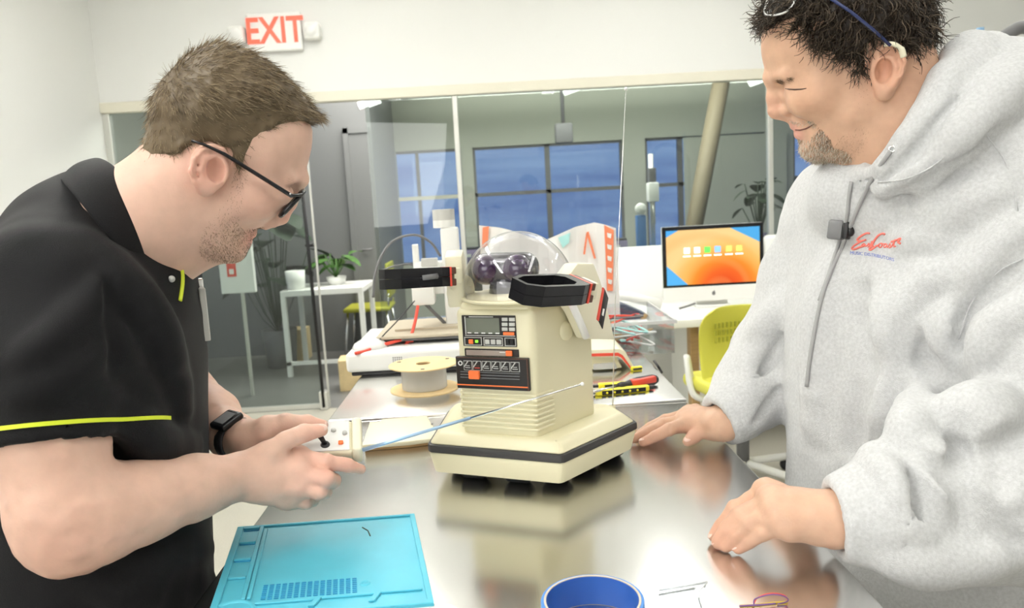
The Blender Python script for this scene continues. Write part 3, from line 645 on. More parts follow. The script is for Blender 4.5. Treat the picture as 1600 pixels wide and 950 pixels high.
# ---- cream lid with a red stripe, leaning beside the robot
ly = 1.72; lr = empty('robot_tray', (YP(965, 590, ly)[0], ly, TZ2+.004), 0, 'cream plastic tray with a red stripe lying behind the yellow knife', 'tray'); lo_ = np.array(lr.location)
def ll(px, py): v = YP(px, py, ly)-lo_; return (v[0], max(v[2]+.006, .0005))
def lext(pix, y0, y1, name, m, bev=.004):
    M = frame((0, 0, 0), (1, 0, 0), (0, 0, 1), (0, -1, 0)); pts = [ll(*p_) for p_ in pix]
    return MB().prism(pts, -y1, -y0, bev, 2, M).build(name, MAT[m], lr, 40)
lext([(915, 551), (968, 549), (977, 553), (992, 586), (984, 589), (972, 566), (966, 562), (915, 563)], 0, .14, 'shell', 'cream_light', .002)
lext([(915, 557), (966, 555), (973, 559), (988, 586), (985, 588), (970, 562), (965, 560), (915, 561)], -.002, .005, 'stripe', 'red', .0006)
lext([(915, 563), (964, 562), (974, 588), (915, 590)], .01, .12, 'inner_wall', 'cream', .003)
lext([(928, 574), (962, 571), (966, 587), (928, 588)], .004, .02, 'recess', 'key_grey', .002)
# ---- screwdriver and knives
def along(name, a, b2, z, label, cat):
    A, B = T(*a, z), T(*b2, z); r = empty(name, (A[0], A[1], z), math.atan2(B[1]-A[1], B[0]-A[0]), label, cat); return r, np.linalg.norm(B-A)
r, Ls = along('screwdriver', (921, 613), (1027, 592), TZ2+.012, 'screwdriver with a black and red cushioned handle', 'screwdriver')
h0 = Ls*.42
prof = [(0, h0), (.0075, h0), (.009, h0+.008), (.0075, h0+.018), (.0105, h0+.035), (.0122, h0+.05), (.0115, Ls-.012), (.008, Ls-.002), (0, Ls)]
MX = Matrix.Rotation(math.radians(90), 4, 'Y')
MB().lathe(prof, 20, MX).build('handle', MAT['dark'], r)
MB().tube([(-.02, 0, 0), (h0+.002, 0, 0)], .0032, 10).build('shaft', MAT['chrome'], r)
MB().box(h0+.028, Ls-.010, -.0128, .006, -.004, .0105, .004).build('grip_insert', MAT['red'], r, 40)
for k, (a, b2, lab) in enumerate((((930, 618), (1014, 610), 'yellow snap-off knife with a black spotted grip'), ((935, 608), (1008, 603), 'yellow utility knife lying under the screwdriver'))):
    r, Lk = along('utility_knife', a, b2, TZ2, lab, 'knife')
    MB().prism([(0, -.008), (.012, -.010), (Lk*.9, -.011), (Lk, -.006), (Lk, .008), (0, .009)], .0003, .012, .003, 2).build('body', MAT['yellow'], r, 40)
    MB().box(.012, Lk-.010, -.0118, -.0085, .002, .0105, .001).build('grip', MAT['black'], r)
    MB().box(Lk-.006, Lk+.010, -.005, .006, .003, .010, .002).build('end_cap', MAT['dark'], r)
    MB().box(-.014, .001, -.004, .005, .004, .009, .001).build('blade_guide', MAT['dark'], r)
    if k == 0:
        dm = None
        for i in range(5): MB().lathe([(0, -.0004), (.0024, -.0004), (.0024, .0004), (0, .0004)], 12, Matrix.Rotation(math.radians(90), 4, 'X')).build('grip_dot', MAT['yellow'], r).location = (.022+i*(Lk-.05)/4, -.0121, .0062)
r, Lk = along('yellow_clip', (986, 580), (1003, 578), TZ2, 'small yellow plastic clip behind the screwdriver', 'clip')
MB().box(0, Lk, -.006, .006, 0, .010, .003).build('clip_body', MAT['yellow'], r, 40); MB().box(.003, Lk-.003, -.0075, -.005, .003, .007).build('clip_slot', MAT['dark'], r)
# black wire lying on the bench near the edge
o = MB().tube(spline([T(1022, 564, TZ2+.004), T(1028, 572, TZ2+.004), T(1034, 582, TZ2-.02)], 5), .003, 8).build('black_lead', MAT['dark']); tag(o, 'short black lead hanging over the bench edge by the clear box', 'lead')
# ================================================================ desk, monitor and chair behind the benches
r = empty('office_desk', (1.55, 4.38, 0), 0, 'white office desk carrying the computer monitor', 'desk'); 
MB().box(-.98, 1.2, -.42, .42, .69, .735, .006).build('desktop', MAT['white'], r, 40)
for x in (-.45, 1.1): MB().box(x-.025, x+.025, -.36, .36, 0, .69, .004).build('leg', MAT['white'], r)
MB().box(-.30, .1, .3, .32, .28, .69).build('modesty_panel', MAT['wall'], r)
MB().box(-.52, -.44, -.30, -.22, .0, .69, .004).build('wood_post', MAT['wood'], r)
dk = .735
r = empty('desk_screen', (1.5, 4.86, 0), 0, 'white upright desk divider behind the monitor', 'divider')
zt = YP(985, 386, 4.86)[2]; zt2 = YP(1215, 366, 4.86)[2]
MB().box(YP(950, 400, 4.86)[0]-1.5, YP(1192, 400, 4.86)[0]-1.5, -.02, .02, .0, zt, .008).build('panel', MAT['white'], r, 40)
MB().box(YP(1192, 400, 4.86)[0]-1.5+.003, 1.2, -.03, .02, .0, zt2, .03, 4).build('panel', MAT['white'], r, 40)
# monitor
mc = YP(1113, 400, 4.35); r = empty('desktop_computer', (mc[0], 4.35, dk), math.radians(-2), 'silver all-in-one computer showing an orange and blue wallpaper', 'computer'); mo = np.array([mc[0], 4.35, dk])
hw = (YP(1191, 400, 4.35)[0]-YP(1035, 400, 4.35)[0])/2
z0, z1 = YP(1113, 446, 4.35)[2]-dk, YP(1113, 351, 4.35)[2]-dk; zc = YP(1113, 469, 4.35)[2]-dk
MB().box(-hw, hw, -.012, .018, zc, z1, .006).build('back_shell', MAT['white'], r, 40)
MB().box(-hw, hw, -.016, -.010, z0, z1, .002).build('bezel', MAT['black_gloss'], r)
MB().box(-hw, hw, -.016, -.010, zc, z0, .002).build('chin', MAT['white'], r)
# wallpaper: procedural print on the screen
m = bpy.data.materials.new('wallpaper'); m.use_nodes = True; nt = m.node_tree; nt.nodes.clear(); L = nt.links.new
o = nt.nodes.new('ShaderNodeOutputMaterial'); em = nt.nodes.new('ShaderNodeEmission'); em.inputs[1].default_value = 1.05; L(em.outputs[0], o.inputs[0])
co = nt.nodes.new('ShaderNodeTexCoord'); sp_ = nt.nodes.new('ShaderNodeSeparateXYZ'); L(co.outputs['Generated'], sp_.inputs[0])
def mth(op, a, b=None, c=None):
    n = nt.nodes.new('ShaderNodeMath'); n.operation = op
    for i, v in enumerate((a, b, c)):
        if v is None: continue
        if isinstance(v, (int, float)): n.inputs[i].default_value = v
        else: L(v, n.inputs[i])
    return n.outputs[0]
u, v = sp_.outputs[0], sp_.outputs[2]
def mixc(f, a, b):
    n = nt.nodes.new('ShaderNodeMix'); n.data_type = 'RGBA'; L(f, n.inputs[0])
    for i, c in ((6, a), (7, b)):
        if isinstance(c, tuple): n.inputs[i].default_value = (*c, 1)
        else: L(c, n.inputs[i])
    return n.outputs[2]
rad = mth('SQRT', mth('ADD', mth('POWER', mth('SUBTRACT', u, .62), 2), mth('POWER', mth('MULTIPLY', mth('SUBTRACT', v, -.1), .62), 2)))
ramp = nt.nodes.new('ShaderNodeValToRGB'); L(rad, ramp.inputs[0]); el = ramp.color_ramp.elements
el[0].position = 0; el[0].color = (.75, .05, .02, 1); el[1].position = 1; el[1].color = (1, .60, .24, 1)
for p_, c in ((.22, (.95, .16, .03, 1)), (.34, (1, .30, .04, 1)), (.46, (1, .56, .14, 1)), (.62, (1, .70, .30, 1))):
    e = el.new(p_); e.color = c
bands = mth('SINE', mth('MULTIPLY', mth('ADD', rad, mth('MULTIPLY', u, .35)), 26))
col = mixc(mth('MULTIPLY', mth('MAXIMUM', bands, 0), .28), ramp.outputs[0], (1, .42, .12))
d1 = mth('SUBTRACT', mth('ADD', mth('MULTIPLY', u, .9), v), 1.62)
col = mixc(mth('GREATER_THAN', mth('ADD', mth('MULTIPLY', d1, 1), 0), 0.), col, (.10, .45, .85))
d2 = mth('SUBTRACT', mth('ADD', mth('MULTIPLY', u, 1.6), v), .36)
col = mixc(mth('LESS_THAN', d2, 0.), col, (.12, .50, .92))
d3 = mth('SUBTRACT', mth('SUBTRACT', .12, mth('MULTIPLY', u, .9)), mth('SUBTRACT', 1, v))
col = mixc(mth('GREATER_THAN', d3, 0.), col, (.10, .45, .90))
L(col, em.inputs[0]); MAT['wallpaper'] = m
sb = .022; MB().box(-hw+sb, hw-sb, -.0175, -.0158, z0+sb*.6, z1-sb).build('screen', MAT['wallpaper'], r)
sw = 2*(hw-sb)
mat('icon_white', (.9, .9, .9), .5, emit=(1, 1, 1), estr=.8); mat('icon_green', (.1, .6, .1), .5, emit=(.15, .75, .1), estr=.8); mat('icon_blue', (.1, .3, .9), .5, emit=(.3, .5, 1), estr=.9); mat('icon_orange', (.9, .5, .1), .5, emit=(1, .55, .15), estr=.9)
for k, (t, mm) in enumerate(((.22, 'icon_white'), (.33, 'icon_white'), (.44, 'icon_green'), (.55, 'icon_blue'), (.67, 'icon_orange'), (.78, 'icon_orange'))):
    zi = z0+(z1-z0)*.60; MB().box(-.017, .017, -.0182, -.0174, -.017, .017, .0).build('icon', MAT[mm], r).location = (-hw+sb+sw*t, 0, zi)
    MB().box(-.022, .022, -.0182, -.0174, -.004, .004).build('icon_caption', MAT['icon_white'], r).location = (-hw+sb+sw*t, 0, zi-.032)
MB().sphere((0, -.0165, (zc+z0)/2), (.010, .001, .012)).build('logo', MAT['grey'], r); MB().sphere((.003, -.0165, (zc+z0)/2+.013), (.003, .001, .004)).build('logo_leaf', MAT['grey'], r)
MB().box(-.10, .10, -.02, .12, 0, .012, .004).build('stand_foot', MAT['white'], r, 40); MB().box(-.09, .09, .03, .045, .010, zc+.06, .004).build('stand_neck', MAT['white'], r)
o = MB().tube(spline([YP(1062, 482, 4.2), YP(1075, 478, 4.25), YP(1086, 474, 4.3)], 6), .006, 6).build('computer_cable', MAT['grey'], None); tag(o, 'grey cable trailing across the desk below the monitor', 'cable')
# navy wedge and white roll on the desk
a = YP(958, 488, 4.05)
o = empty('navy_tray', (YP(980, 490, 4.05)[0], 4.05, dk), 0, 'navy blue folder with a wooden edge on the desk', 'folder'); oo = np.array(o.location)
mat('navy', (.05, .06, .10), .6)
pts = [YP(*p_, 4.05)-oo for p_ in ((945, 466), (975, 467), (1010, 482), (1006, 490), (945, 493))]
M = frame((0, 0, 0), (1, 0, 0), (0, 0, 1), (0, -1, 0)); zmin = min(p_[2] for p_ in pts)
MB().prism([(p_[0], p_[2]-zmin) for p_ in pts], -.12, .0, .004, 2, M).build('folder_body', MAT['navy'], o)
MB().prism([(pts[2][0]-.012, pts[2][2]-zmin+.004), (pts[2][0]+.012, pts[2][2]-zmin-.008), (pts[3][0]+.006, .0), (pts[3][0]-.02, .004)], -.122, .002, .002, 1, M).build('wooden_edge', MAT['wood'], o)
o = MB().tube([YP(945, 459, 4.3), YP(985, 464, 4.25), YP(1034, 476, 4.2)], .028, 14).build('paper_roll', MAT['white']); tag(o, 'rolled white sheet lying on the desk behind the navy folder', 'paper roll')
# yellow mesh chair
cy = 3.55; cc = YP(1140, 540, cy); r = empty('office_chair', (cc[0]+.03, cy, 0), math.radians(12), 'yellow mesh-back office chair in front of the white desk', 'chair'); cz = lambda y: YP(1140, y, cy)[2]
m = mat('mesh_yellow', (.72, .72, .14), .6, alpha=.88)
top, bot = cz(477), cz(606); hw = .20
rows = 10; b2 = bmesh.new(); G = []
for i in range(rows+1):
    t = i/rows; z = bot+(top-bot)*t; ww = hw*(1-.30*max(t-.75, 0)/.25*max(t-.75, 0)/.25*1.0)*(.93+.07*t)
    G.append([b2.verts.new((ww*(2*k/12-1), .05*(abs(2*k/12-1)**2)*-1+.035*math.sin(t*3.1), z-(.02*abs(2*k/12-1)**4 if i == rows else 0))) for k in range(13)])
for i in range(rows):
    for k in range(12): b2.faces.new((G[i][k], G[i][k+1], G[i+1][k+1], G[i+1][k]))
q = MB(); q.add(b2); o = q.build('backrest', MAT['chair_yellow'], r, 80); o.modifiers.new('s', 'SOLIDIFY').thickness = .012; o.modifiers.new('b', 'SUBSURF').levels = 1
for i in range(3):
    for k in range(11): MB().box(-.004, .004, -.004, .004, -.012, .012).build('mesh_slot', MAT['chair_olive'], r).location = (-.11+k*.022, -.002-.05*((-.11+k*.022)/hw)**2+.004, top-.09-i*.034)
MB().box(-.21, .21, -.30, .16, .46, .53, .03, 4).build('seat', MAT['chair_yellow'], r, 50)
for s in (-1, 1): MB().tube(spline([(s*.20, .06, bot+.02), (s*.215, .08, .62), (s*.22, .02, .46), (s*.16, -.02, .42)], 6), .016, 10).build('side_frame', MAT['white'], r)
MB().tube([(0, -.05, .46), (0, -.05, .10)], .03, 14).build('gas_column', MAT['grey'], r)
for k in range(5):
    a = k*2*math.pi/5+.3; MB().tube([(0, -.05, .11), (.30*math.cos(a), -.05+.30*math.sin(a), .07)], .02, 8).build('foot', MAT['white'], r); MB().sphere((.30*math.cos(a), -.05+.30*math.sin(a), .03), .03, u=12, v=8).build('castor', MAT['dark'], r)
# ---------------------------------------------------------------- next room: table, plants, chair, machines
ty = 6.5; x0, x1 = YP(437, 455, ty)[0], YP(566, 450, ty)[0]; tz = YP(500, 452, ty)[2]
r = empty('white_table', ((x0+x1)/2, ty+.3, 0), 0, 'white square-legged table beyond the glass door', 'table'); hx = (x1-x0)/2
MB().box(-hx, hx, -.3, .3, tz-.05, tz, .004).build('tabletop', MAT['white'], r)
for sx in (-1, 1):
    for sy in (-1, 1): MB().box(sx*(hx-.02)-.02, sx*(hx-.02)+.02, sy*.28-.02, sy*.28+.02, 0, tz-.05).build('leg', MAT['white'], r)
MB().box(-hx, hx, -.3, -.27, .10, .13).build('stretcher', MAT['white'], r)
def leafy(name, loc, n, spread, hgt, size, m, label, potr=.07, poth=.10, pm='white', group=None, pot=True, droop=.3, thin=.42):
    r = empty(name, loc, 0, label, 'plant', group); rr = random.Random(int(loc[0]*1000)+n)
    if pot: MB().lathe([(0, 0), (potr*.8, 0), (potr, poth), (potr*.88, poth), (potr*.85, poth*.9), (0, poth*.9)], 20).build('pot', MAT[pm], r)
    for k in range(n):
        a = rr.uniform(0, 6.28); el = rr.uniform(.2, 1.4); R = spread*rr.uniform(.4, 1)
        tip = np.array([R*math.cos(a)*math.cos(el), R*math.sin(a)*math.cos(el), poth+hgt*rr.uniform(.35, 1)])
        MB().tube([(0, 0, poth*.85), tip*np.array([.5, .5, .6]), tip], .005, 5).build('stem', MAT[m], r)
        d = np.array([math.cos(a), math.sin(a), rr.uniform(-droop, .5)]); d = unit(d); s_ = np.array([-math.sin(a), math.cos(a), 0]); n_ = np.cross(d, s_); Ls = size*rr.uniform(.7, 1.2)
        b2 = bmesh.new(); rows_ = []
        for i in range(6):
            t = i/5; wv = Ls*thin*math.sin(math.pi*(t*.92+.04))**.8; c = tip+d*Ls*t-np.array([0, 0, 1])*Ls*.35*t*t
            rows_.append((b2.verts.new(c-s_*wv+n_*.15*wv), b2.verts.new(c), b2.verts.new(c+s_*wv+n_*.15*wv)))
        for i in range(5):
            for j in range(2): b2.faces.new((rows_[i][j], rows_[i][j+1], rows_[i+1][j+1], rows_[i+1][j]))
        q = MB(); q.add(b2); q.build('leaf', MAT[m], r, 80)
    return r
c = YP(526, 440, ty+.36); leafy('potted_plant', (c[0], ty+.36, tz), 16, .17, .20, .17, 'leaf', 'broad-leaved green plant in a white pot on the table beyond the glass', .09, .07)
c = YP(462, 440, ty+.2); o = MB().lathe([(0, 0), (.075, 0), (.085, .16), (.078, .16), (.07, .01), (0, .01)], 24).build('waste_bin', MAT['white']); o.location = (YP(462, 440, ty+.12)[0], ty+.12, tz); tag(o, 'pale bucket on the white table beside the green plant', 'bucket')
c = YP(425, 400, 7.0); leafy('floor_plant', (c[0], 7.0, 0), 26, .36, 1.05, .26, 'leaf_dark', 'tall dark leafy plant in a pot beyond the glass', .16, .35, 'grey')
# olive chair at that table
c = YP(558, 480, 7.0); r = empty('stacking_chair', (c[0]+.06, 7.34, 0), math.radians(-90), 'olive yellow chair drawn up to the white table beyond the glass', 'chair')
MB().box(-.22, .22, -.22, .22, .44, .48, .018, 3).build('seat', MAT['chair_olive'], r, 50)
b2 = MB(); b2.box(-.21, .21, .20, .23, .56, .88, .012, 3); b2.build('backrest', MAT['chair_olive'], r, 50)
for sx in (-1, 1):
    MB().tube([(sx*.19, .20, .45), (sx*.20, .215, .6)], .012, 8).build('back_post', MAT['chrome'], r)
    for sy in (-1, 1): MB().tube([(sx*.18, sy*.18, .45), (sx*.22, sy*.23, 0)], .012, 8).build('leg', MAT['chrome'], r)
for k, (px, lab) in enumerate(((500, 'brown cardboard box on the floor behind the white table'), (600, 'brown cardboard box in front of the white table'))):
    c = YP(px, 540, 7.35); o = empty('cardboard_box', (c[0]-.25*(1-k), 7.3 if k == 0 else 6.0, 0), .1*k, lab, 'box', 'cardboard boxes beyond the glass')
    MB().box(-.15, .15, -.12, .12, 0, .30-.06*k).build('carton', MAT['card'], o); MB().box(-.03, .03, -.122, .122, .2, .302-.06*k).build('packing_tape', MAT['wood'], o)
# counter beyond the glass with machines
zc_ = YP(900, 402, 6.6)[2]
r = empty('side_counter', (YP(950, 400, 6.6)[0], 6.75, 0), 0, 'long dark counter beyond the glass partition', 'counter')
MB().box(-1.4, 2.2, -.3, .3, zc_-.04, zc_).build('countertop', MAT['grey'], r); MB().box(-1.35, 2.15, -.26, .28, 0, zc_-.04).build('carcass', MAT['dark'], r)
mat('mach_blue', (.05, .16, .40), .4)
c = YP(1022, 380, 6.6); r = empty('drill_press', (c[0], 6.6, zc_), 0, 'white and blue bench machine with a tall column beyond the glass', 'machine'); k_ = lambda y: YP(1022, y, 6.6)[2]-zc_
MB().box(-.09, .09, -.1, .1, 0, .04, .006).build('base', MAT['mach_blue'], r); MB().tube([(0, .04, .04), (0, .04, k_(240))], .022, 12).build('column', MAT['alu'], r)
MB().box(-.045, .045, -.06, .05, k_(315), k_(285), .012).build('head', MAT['white'], r, 40); MB().box(-.03, .03, -.03, .05, k_(285), k_(262), .008).build('motor', MAT['grey'], r, 40)
MB().lathe([(0, -.03), (.045, -.03), (.05, 0), (.045, .03), (0, .03)], 20, Matrix.Translation((-.11, -.02, k_(325))) @ Matrix.Rotation(1.57, 4, 'X')).build('hand_wheel', MAT['white'], r)
MB().box(-.15, -.07, -.04, .04, .0, k_(335), .008).build('side_unit', MAT['mach_blue'], r, 40)
MB().tube([(0, -.03, k_(315)), (0, -.03, k_(350))], .012, 10).build('spindle', MAT['alu'], r)
rr = random.Random(9)
names = [('tool_case', 'box'), ('storage_jar', 'jar'), ('parts_bin', 'bin')]
mat('lilac', (.30, .24, .40), .5); mat('olive', (.22, .21, .10), .6)
spots = [(735, 'lilac', 'lilac plastic bin'), (768, 'olive', 'olive parts bin'), (800, 'grey', 'grey parts bin'), (845, 'dark', 'black tool case'), (888, 'grey', 'grey tool case'), (925, 'dark', 'small black tool case'), (962, 'lilac', 'small lilac bin'), (1068, 'dark', 'black tool case'), (1105, 'grey', 'grey bin')]
for i, (px, mm, lb) in enumerate(spots):
    c = YP(px, 380, 6.55); h = rr.uniform(.06, .2); w_ = rr.uniform(.05, .09)
    where = ['by the glass mullion', 'next to the lilac bin', 'behind the paper bag', 'between two grey units', 'behind the paper bag handle', 'close to the mast antenna', 'left of the bench machine', 'right of the bench machine', 'behind the computer monitor'][i]
    o = empty('parts_bin', (c[0], 6.55, zc_), rr.uniform(-.3, .3), lb+' on the far counter '+where, 'bin', 'bins on the far counter')
    MB().box(-w_, w_, -.08, .08, 0, h, .01).build('bin_body', MAT[mm], o, 40); MB().box(-w_*.95, w_*.95, -.075, .075, h, h+.015, .004).build('bin_lid', MAT['dark'], o); MB().box(-.02, .02, -.09, -.08, h*.5, h*.7).build('bin_latch', MAT['white'], o)
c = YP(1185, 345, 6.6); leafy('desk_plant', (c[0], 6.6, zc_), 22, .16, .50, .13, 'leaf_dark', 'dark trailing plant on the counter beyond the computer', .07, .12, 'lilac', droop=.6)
# dark hanging object on the beam
c = YP(881, 200, 8.0); o = empty('hanging_speaker', (c[0], 8.05, c[2]-.15), 0, 'small dark loudspeaker hanging from the beam beyond the glass', 'speaker')
MB().box(-.09, .09, -.08, .05, 0, .2, .02).build('cabinet', MAT['grey'], o, 40); MB().tube([(0, 0, .2), (0, 0, 2.85-c[2]+.15)], .02, 8).build('bracket', MAT['grey'], o)
# top right: blue pipe end, grey articulated hose
c = P(1531, 60, 3.0)
o = empty('blue_bottle', (c[0], c[1], 0), 0, 'slim blue post standing behind the person in the hoodie', 'post'); MB().tube([(0, 0, 0), (0, 0, c[2]+.04)], .014, 12).build('post', MAT.setdefault('soft_blue', mat('soft_blue', (.16, .30, .46), .5)), o); MB().lathe([(0, 0), (.15, 0), (.15, .02), (0, .03)], 24).build('foot', MAT['grey'], o)
r = empty('extraction_arm', (P(1600, 80, 2.6)[0]+.25, P(1600, 80, 2.6)[1], 0), 0, 'grey articulated hose arm behind the person in the hoodie', 'hose'); ro = np.array(r.location)
pts = spline([P(1545, 84, 2.6)-ro, P(1560, 66, 2.6)-ro, P(1580, 50, 2.6)-ro, P(1605, 43, 2.6)-ro, P(1660, 60, 2.62)-ro, P(1700, 120, 2.65)-ro], 6)
MB().tube(pts, .022, 12).build('hose', MAT['grey'], r)
e_ = pts[-1]; MB().tube([e_, (e_[0], e_[1], .03)], .02, 12).build('stand', MAT['grey'], r); MB().lathe([(0, 0), (.2, 0), (.2, .03), (0, .035)], 24, Matrix.Translation((e_[0], e_[1], 0))).build('foot', MAT['dark'], r)
MB().tube(spline([P(1590, 50, 2.6)-ro, P(1583, 70, 2.6)-ro, P(1580, 84, 2.6)-ro], 4), .003, 6).build('cable', MAT['card'], r)
# ================================================================ people: smooth implicit bodies turned into meshes
def smin(a, b, k): h = np.maximum(k-np.abs(a-b), 0)/k; return np.minimum(a, b)-h*h*k*.25
def smax(a, b, k): return -smin(-a, -b, k)
class Vol:
    def __init__(s, lo, hi, h):
        s.lo = np.array(lo, np.float32); s.h = h; s.n = np.ceil((np.array(hi)-s.lo)/h).astype(int)+1
        s.F = np.full(s.n, 1.0, np.float32); s.ax = [s.lo[i]+h*np.arange(s.n[i], dtype=np.float32) for i in range(3)]
    def reg(s, a, b):
        i0 = np.clip(np.floor((np.array(a)-s.lo)/s.h).astype(int), 0, s.n-1); i1 = np.clip(np.ceil((np.array(b)-s.lo)/s.h).astype(int)+1, 1, s.n)
        sl = tuple(slice(i, j) for i, j in zip(i0, i1))
        return sl, s.ax[0][sl[0]][:, None, None], s.ax[1][sl[1]][None, :, None], s.ax[2][sl[2]][None, None, :]
    def put(s, sl, d, k, op):
        V = s.F[sl]
        if V.size == 0: return
        if op == 'u': s.F[sl] = smin(V, d, k) if k > 0 else np.minimum(V, d)
        elif op == 's': s.F[sl] = smax(V, -d, k)
        elif op == 'i': s.F[sl] = smax(V, d, k)
    def cone(s, a, b, ra, rb, k=.008, op='u', flat=None):
        a, b = np.array(a, np.float32), np.array(b, np.float32); m = max(ra, rb)+2*k+4*s.h
        sl, X, Y, Z = s.reg(np.minimum(a, b)-m, np.maximum(a, b)+m)
        if 0 in s.F[sl].shape: return s
        ab = b-a; L2 = float(ab@ab)+1e-12
        x, y, z = X-a[0], Y-a[1], Z-a[2]
        t = np.clip((x*ab[0]+y*ab[1]+z*ab[2])/L2, 0, 1)
        x, y, z = x-t*ab[0], y-t*ab[1], z-t*ab[2]
        if flat is not None:
            n, f = np.array(flat[0], np.float32), flat[1]; dn = (x*n[0]+y*n[1]+z*n[2])*(f-1); x, y, z = x+dn*n[0], y+dn*n[1], z+dn*n[2]
        d = np.sqrt(x*x+y*y+z*z)-(ra+(rb-ra)*t)
        s.put(sl, d.astype(np.float32), k, op); return s
    def chain(s, pts, rs, k=.008, op='u', flat=None):
        for i in range(len(pts)-1): s.cone(pts[i], pts[i+1], rs[i], rs[i+1], k, op, flat)
        return s
    def ell(s, c, r, k=.008, op='u', axes=None):
        c = np.array(c, np.float32); r = np.array(r, np.float32) if hasattr(r, '__len__') else np.array([r]*3, np.float32); m = r.max()+2*k+4*s.h
        sl, X, Y, Z = s.reg(c-m, c+m)
        if 0 in s.F[sl].shape: return s
        x, y, z = X-c[0], Y-c[1], Z-c[2]
        if axes is not None:
            A = [np.array(q, np.float32) for q in axes]; x, y, z = [x*q[0]+y*q[1]+z*q[2] for q in A]
        q = np.sqrt((x/r[0])**2+(y/r[1])**2+(z/r[2])**2); q2 = np.sqrt((x/r[0]**2)**2+(y/r[1]**2)**2+(z/r[2]**2)**2)+1e-9
        s.put(sl, (q*(q-1)/q2).astype(np.float32), k, op); return s
    def column(s, rows, f, l, k=.03, p=2.3):
        """rows: (z, cx, cy, r_front, r_side) sorted upward; f, l = horizontal unit axes"""
        rows = sorted(rows); A = np.array(rows); z = s.ax[2]
        cx, cy, rf, rs = [np.interp(z, A[:, 0], A[:, i]).astype(np.float32) for i in (1, 2, 3, 4)]
        X = s.ax[0][:, None, None]-cx; Y = s.ax[1][None, :, None]-cy
        a = np.abs(X*f[0]+Y*f[1])/rf; b = np.abs(X*l[0]+Y*l[1])/rs
        d = ((a**p+b**p)**(1/p)-1)*np.minimum(rf, rs)
        top, bot = A[-1, 0], A[0, 0]; zz = np.maximum(z-top, bot-z)[None, None, :]
        d = smax(d, zz+0*d, .05); s.F = smin(s.F, d.astype(np.float32), k); return s
    def cut(s, p, n, k=.004, side=1, box=None):
        """remove the half space on the +n side of p (optionally only within a box)"""
        n = unit(n)
        if box is None: sl, X, Y, Z = s.reg(s.lo, s.lo+s.n*s.h)
        else: sl, X, Y, Z = s.reg(*box)
        d = ((X-p[0])*n[0]+(Y-p[1])*n[1]+(Z-p[2])*n[2]).astype(np.float32); s.put(sl, d, k, 'i'); return s
    def noise(s, amp, cell, seed=0, stretch=(1, 1, 1)):
        r = np.random.default_rng(seed); m = [max(2, int(s.n[i]*s.h/(cell*stretch[i]))+2) for i in range(3)]; N = r.normal(size=m).astype(np.float32)
        for ax in range(3):
            t = np.linspace(0, N.shape[ax]-1.001, s.n[ax]); i = t.astype(int); f = (t-i).astype(np.float32); f = f*f*(3-2*f)
            sh = [1, 1, 1]; sh[ax] = -1; f = f.reshape(sh); N = np.take(N, i, ax)*(1-f)+np.take(N, i+1, ax)*f
        s.F += amp*N; return s
    def val(s, p):
        i = np.round((np.asarray(p)-s.lo)/s.h).astype(int); ok = ((i >= 0) & (i < s.n)).all(-1); i = np.clip(i, 0, s.n-1)
        v = s.F[i[..., 0], i[..., 1], i[..., 2]]; return np.where(ok, v, 1.)
    def hit(s, px, py, d0=.6, d1=1.6):
        t = np.arange(d0, d1, .001); pts = CAM+t[:, None]*ray(px, py); v = s.val(pts); w_ = np.where(v < 0)[0]
        return pts[w_[0]] if len(w_) else None
    def ridge(s, pix, r, inn=.3, k=.012, op='u', d0=.6, d1=1.6, taper=True):
        """a fold drawn over the surface seen at those pixels; inn = share of the radius sunk into the cloth"""
        pts = []
        for px, py in pix:
            q = s.hit(px, py, d0, d1)
            if q is not None: pts.append(q+unit(ray(px, py))*r*inn)
        if len(pts) < 2: return s
        pts = spline(pts, 3); n = len(pts)
        rs = [r*(.35+.65*math.sin(math.pi*(i+.5)/n)) if taper else r for i in range(n)]
        return s.chain(pts, rs, k, op)
    def mesh(s, smooth=0):
        F = s.F; S = F < 0; n = np.array(F.shape)-1
        cnt = np.zeros(n, np.int8)
        for dx in (0, 1):
            for dy in (0, 1):
                for dz in (0, 1): cnt += S[dx:n[0]+dx, dy:n[1]+dy, dz:n[2]+dz]
        act = (cnt > 0) & (cnt < 8); I = np.argwhere(act); idx = np.full(n, -1, np.int32); idx[act] = np.arange(len(I))
        acc = np.zeros((len(I), 3), np.float32); num = np.zeros(len(I), np.float32)
        C8 = [(0, 0, 0), (1, 0, 0), (0, 1, 0), (1, 1, 0), (0, 0, 1), (1, 0, 1), (0, 1, 1), (1, 1, 1)]
        val = [F[I[:, 0]+c[0], I[:, 1]+c[1], I[:, 2]+c[2]] for c in C8]
        for a in range(8):
            for b in range(a+1, 8):
                if sum(abs(C8[a][i]-C8[b][i]) for i in range(3)) != 1: continue
                m = (val[a] < 0) != (val[b] < 0); t = val[a][m]/(val[a][m]-val[b][m])
                acc[m] += np.array(C8[a], np.float32)+t[:, None]*(np.array(C8[b], np.float32)-np.array(C8[a], np.float32)); num[m] += 1
        V = s.lo+s.h*(I+acc/num[:, None])
        Q = []
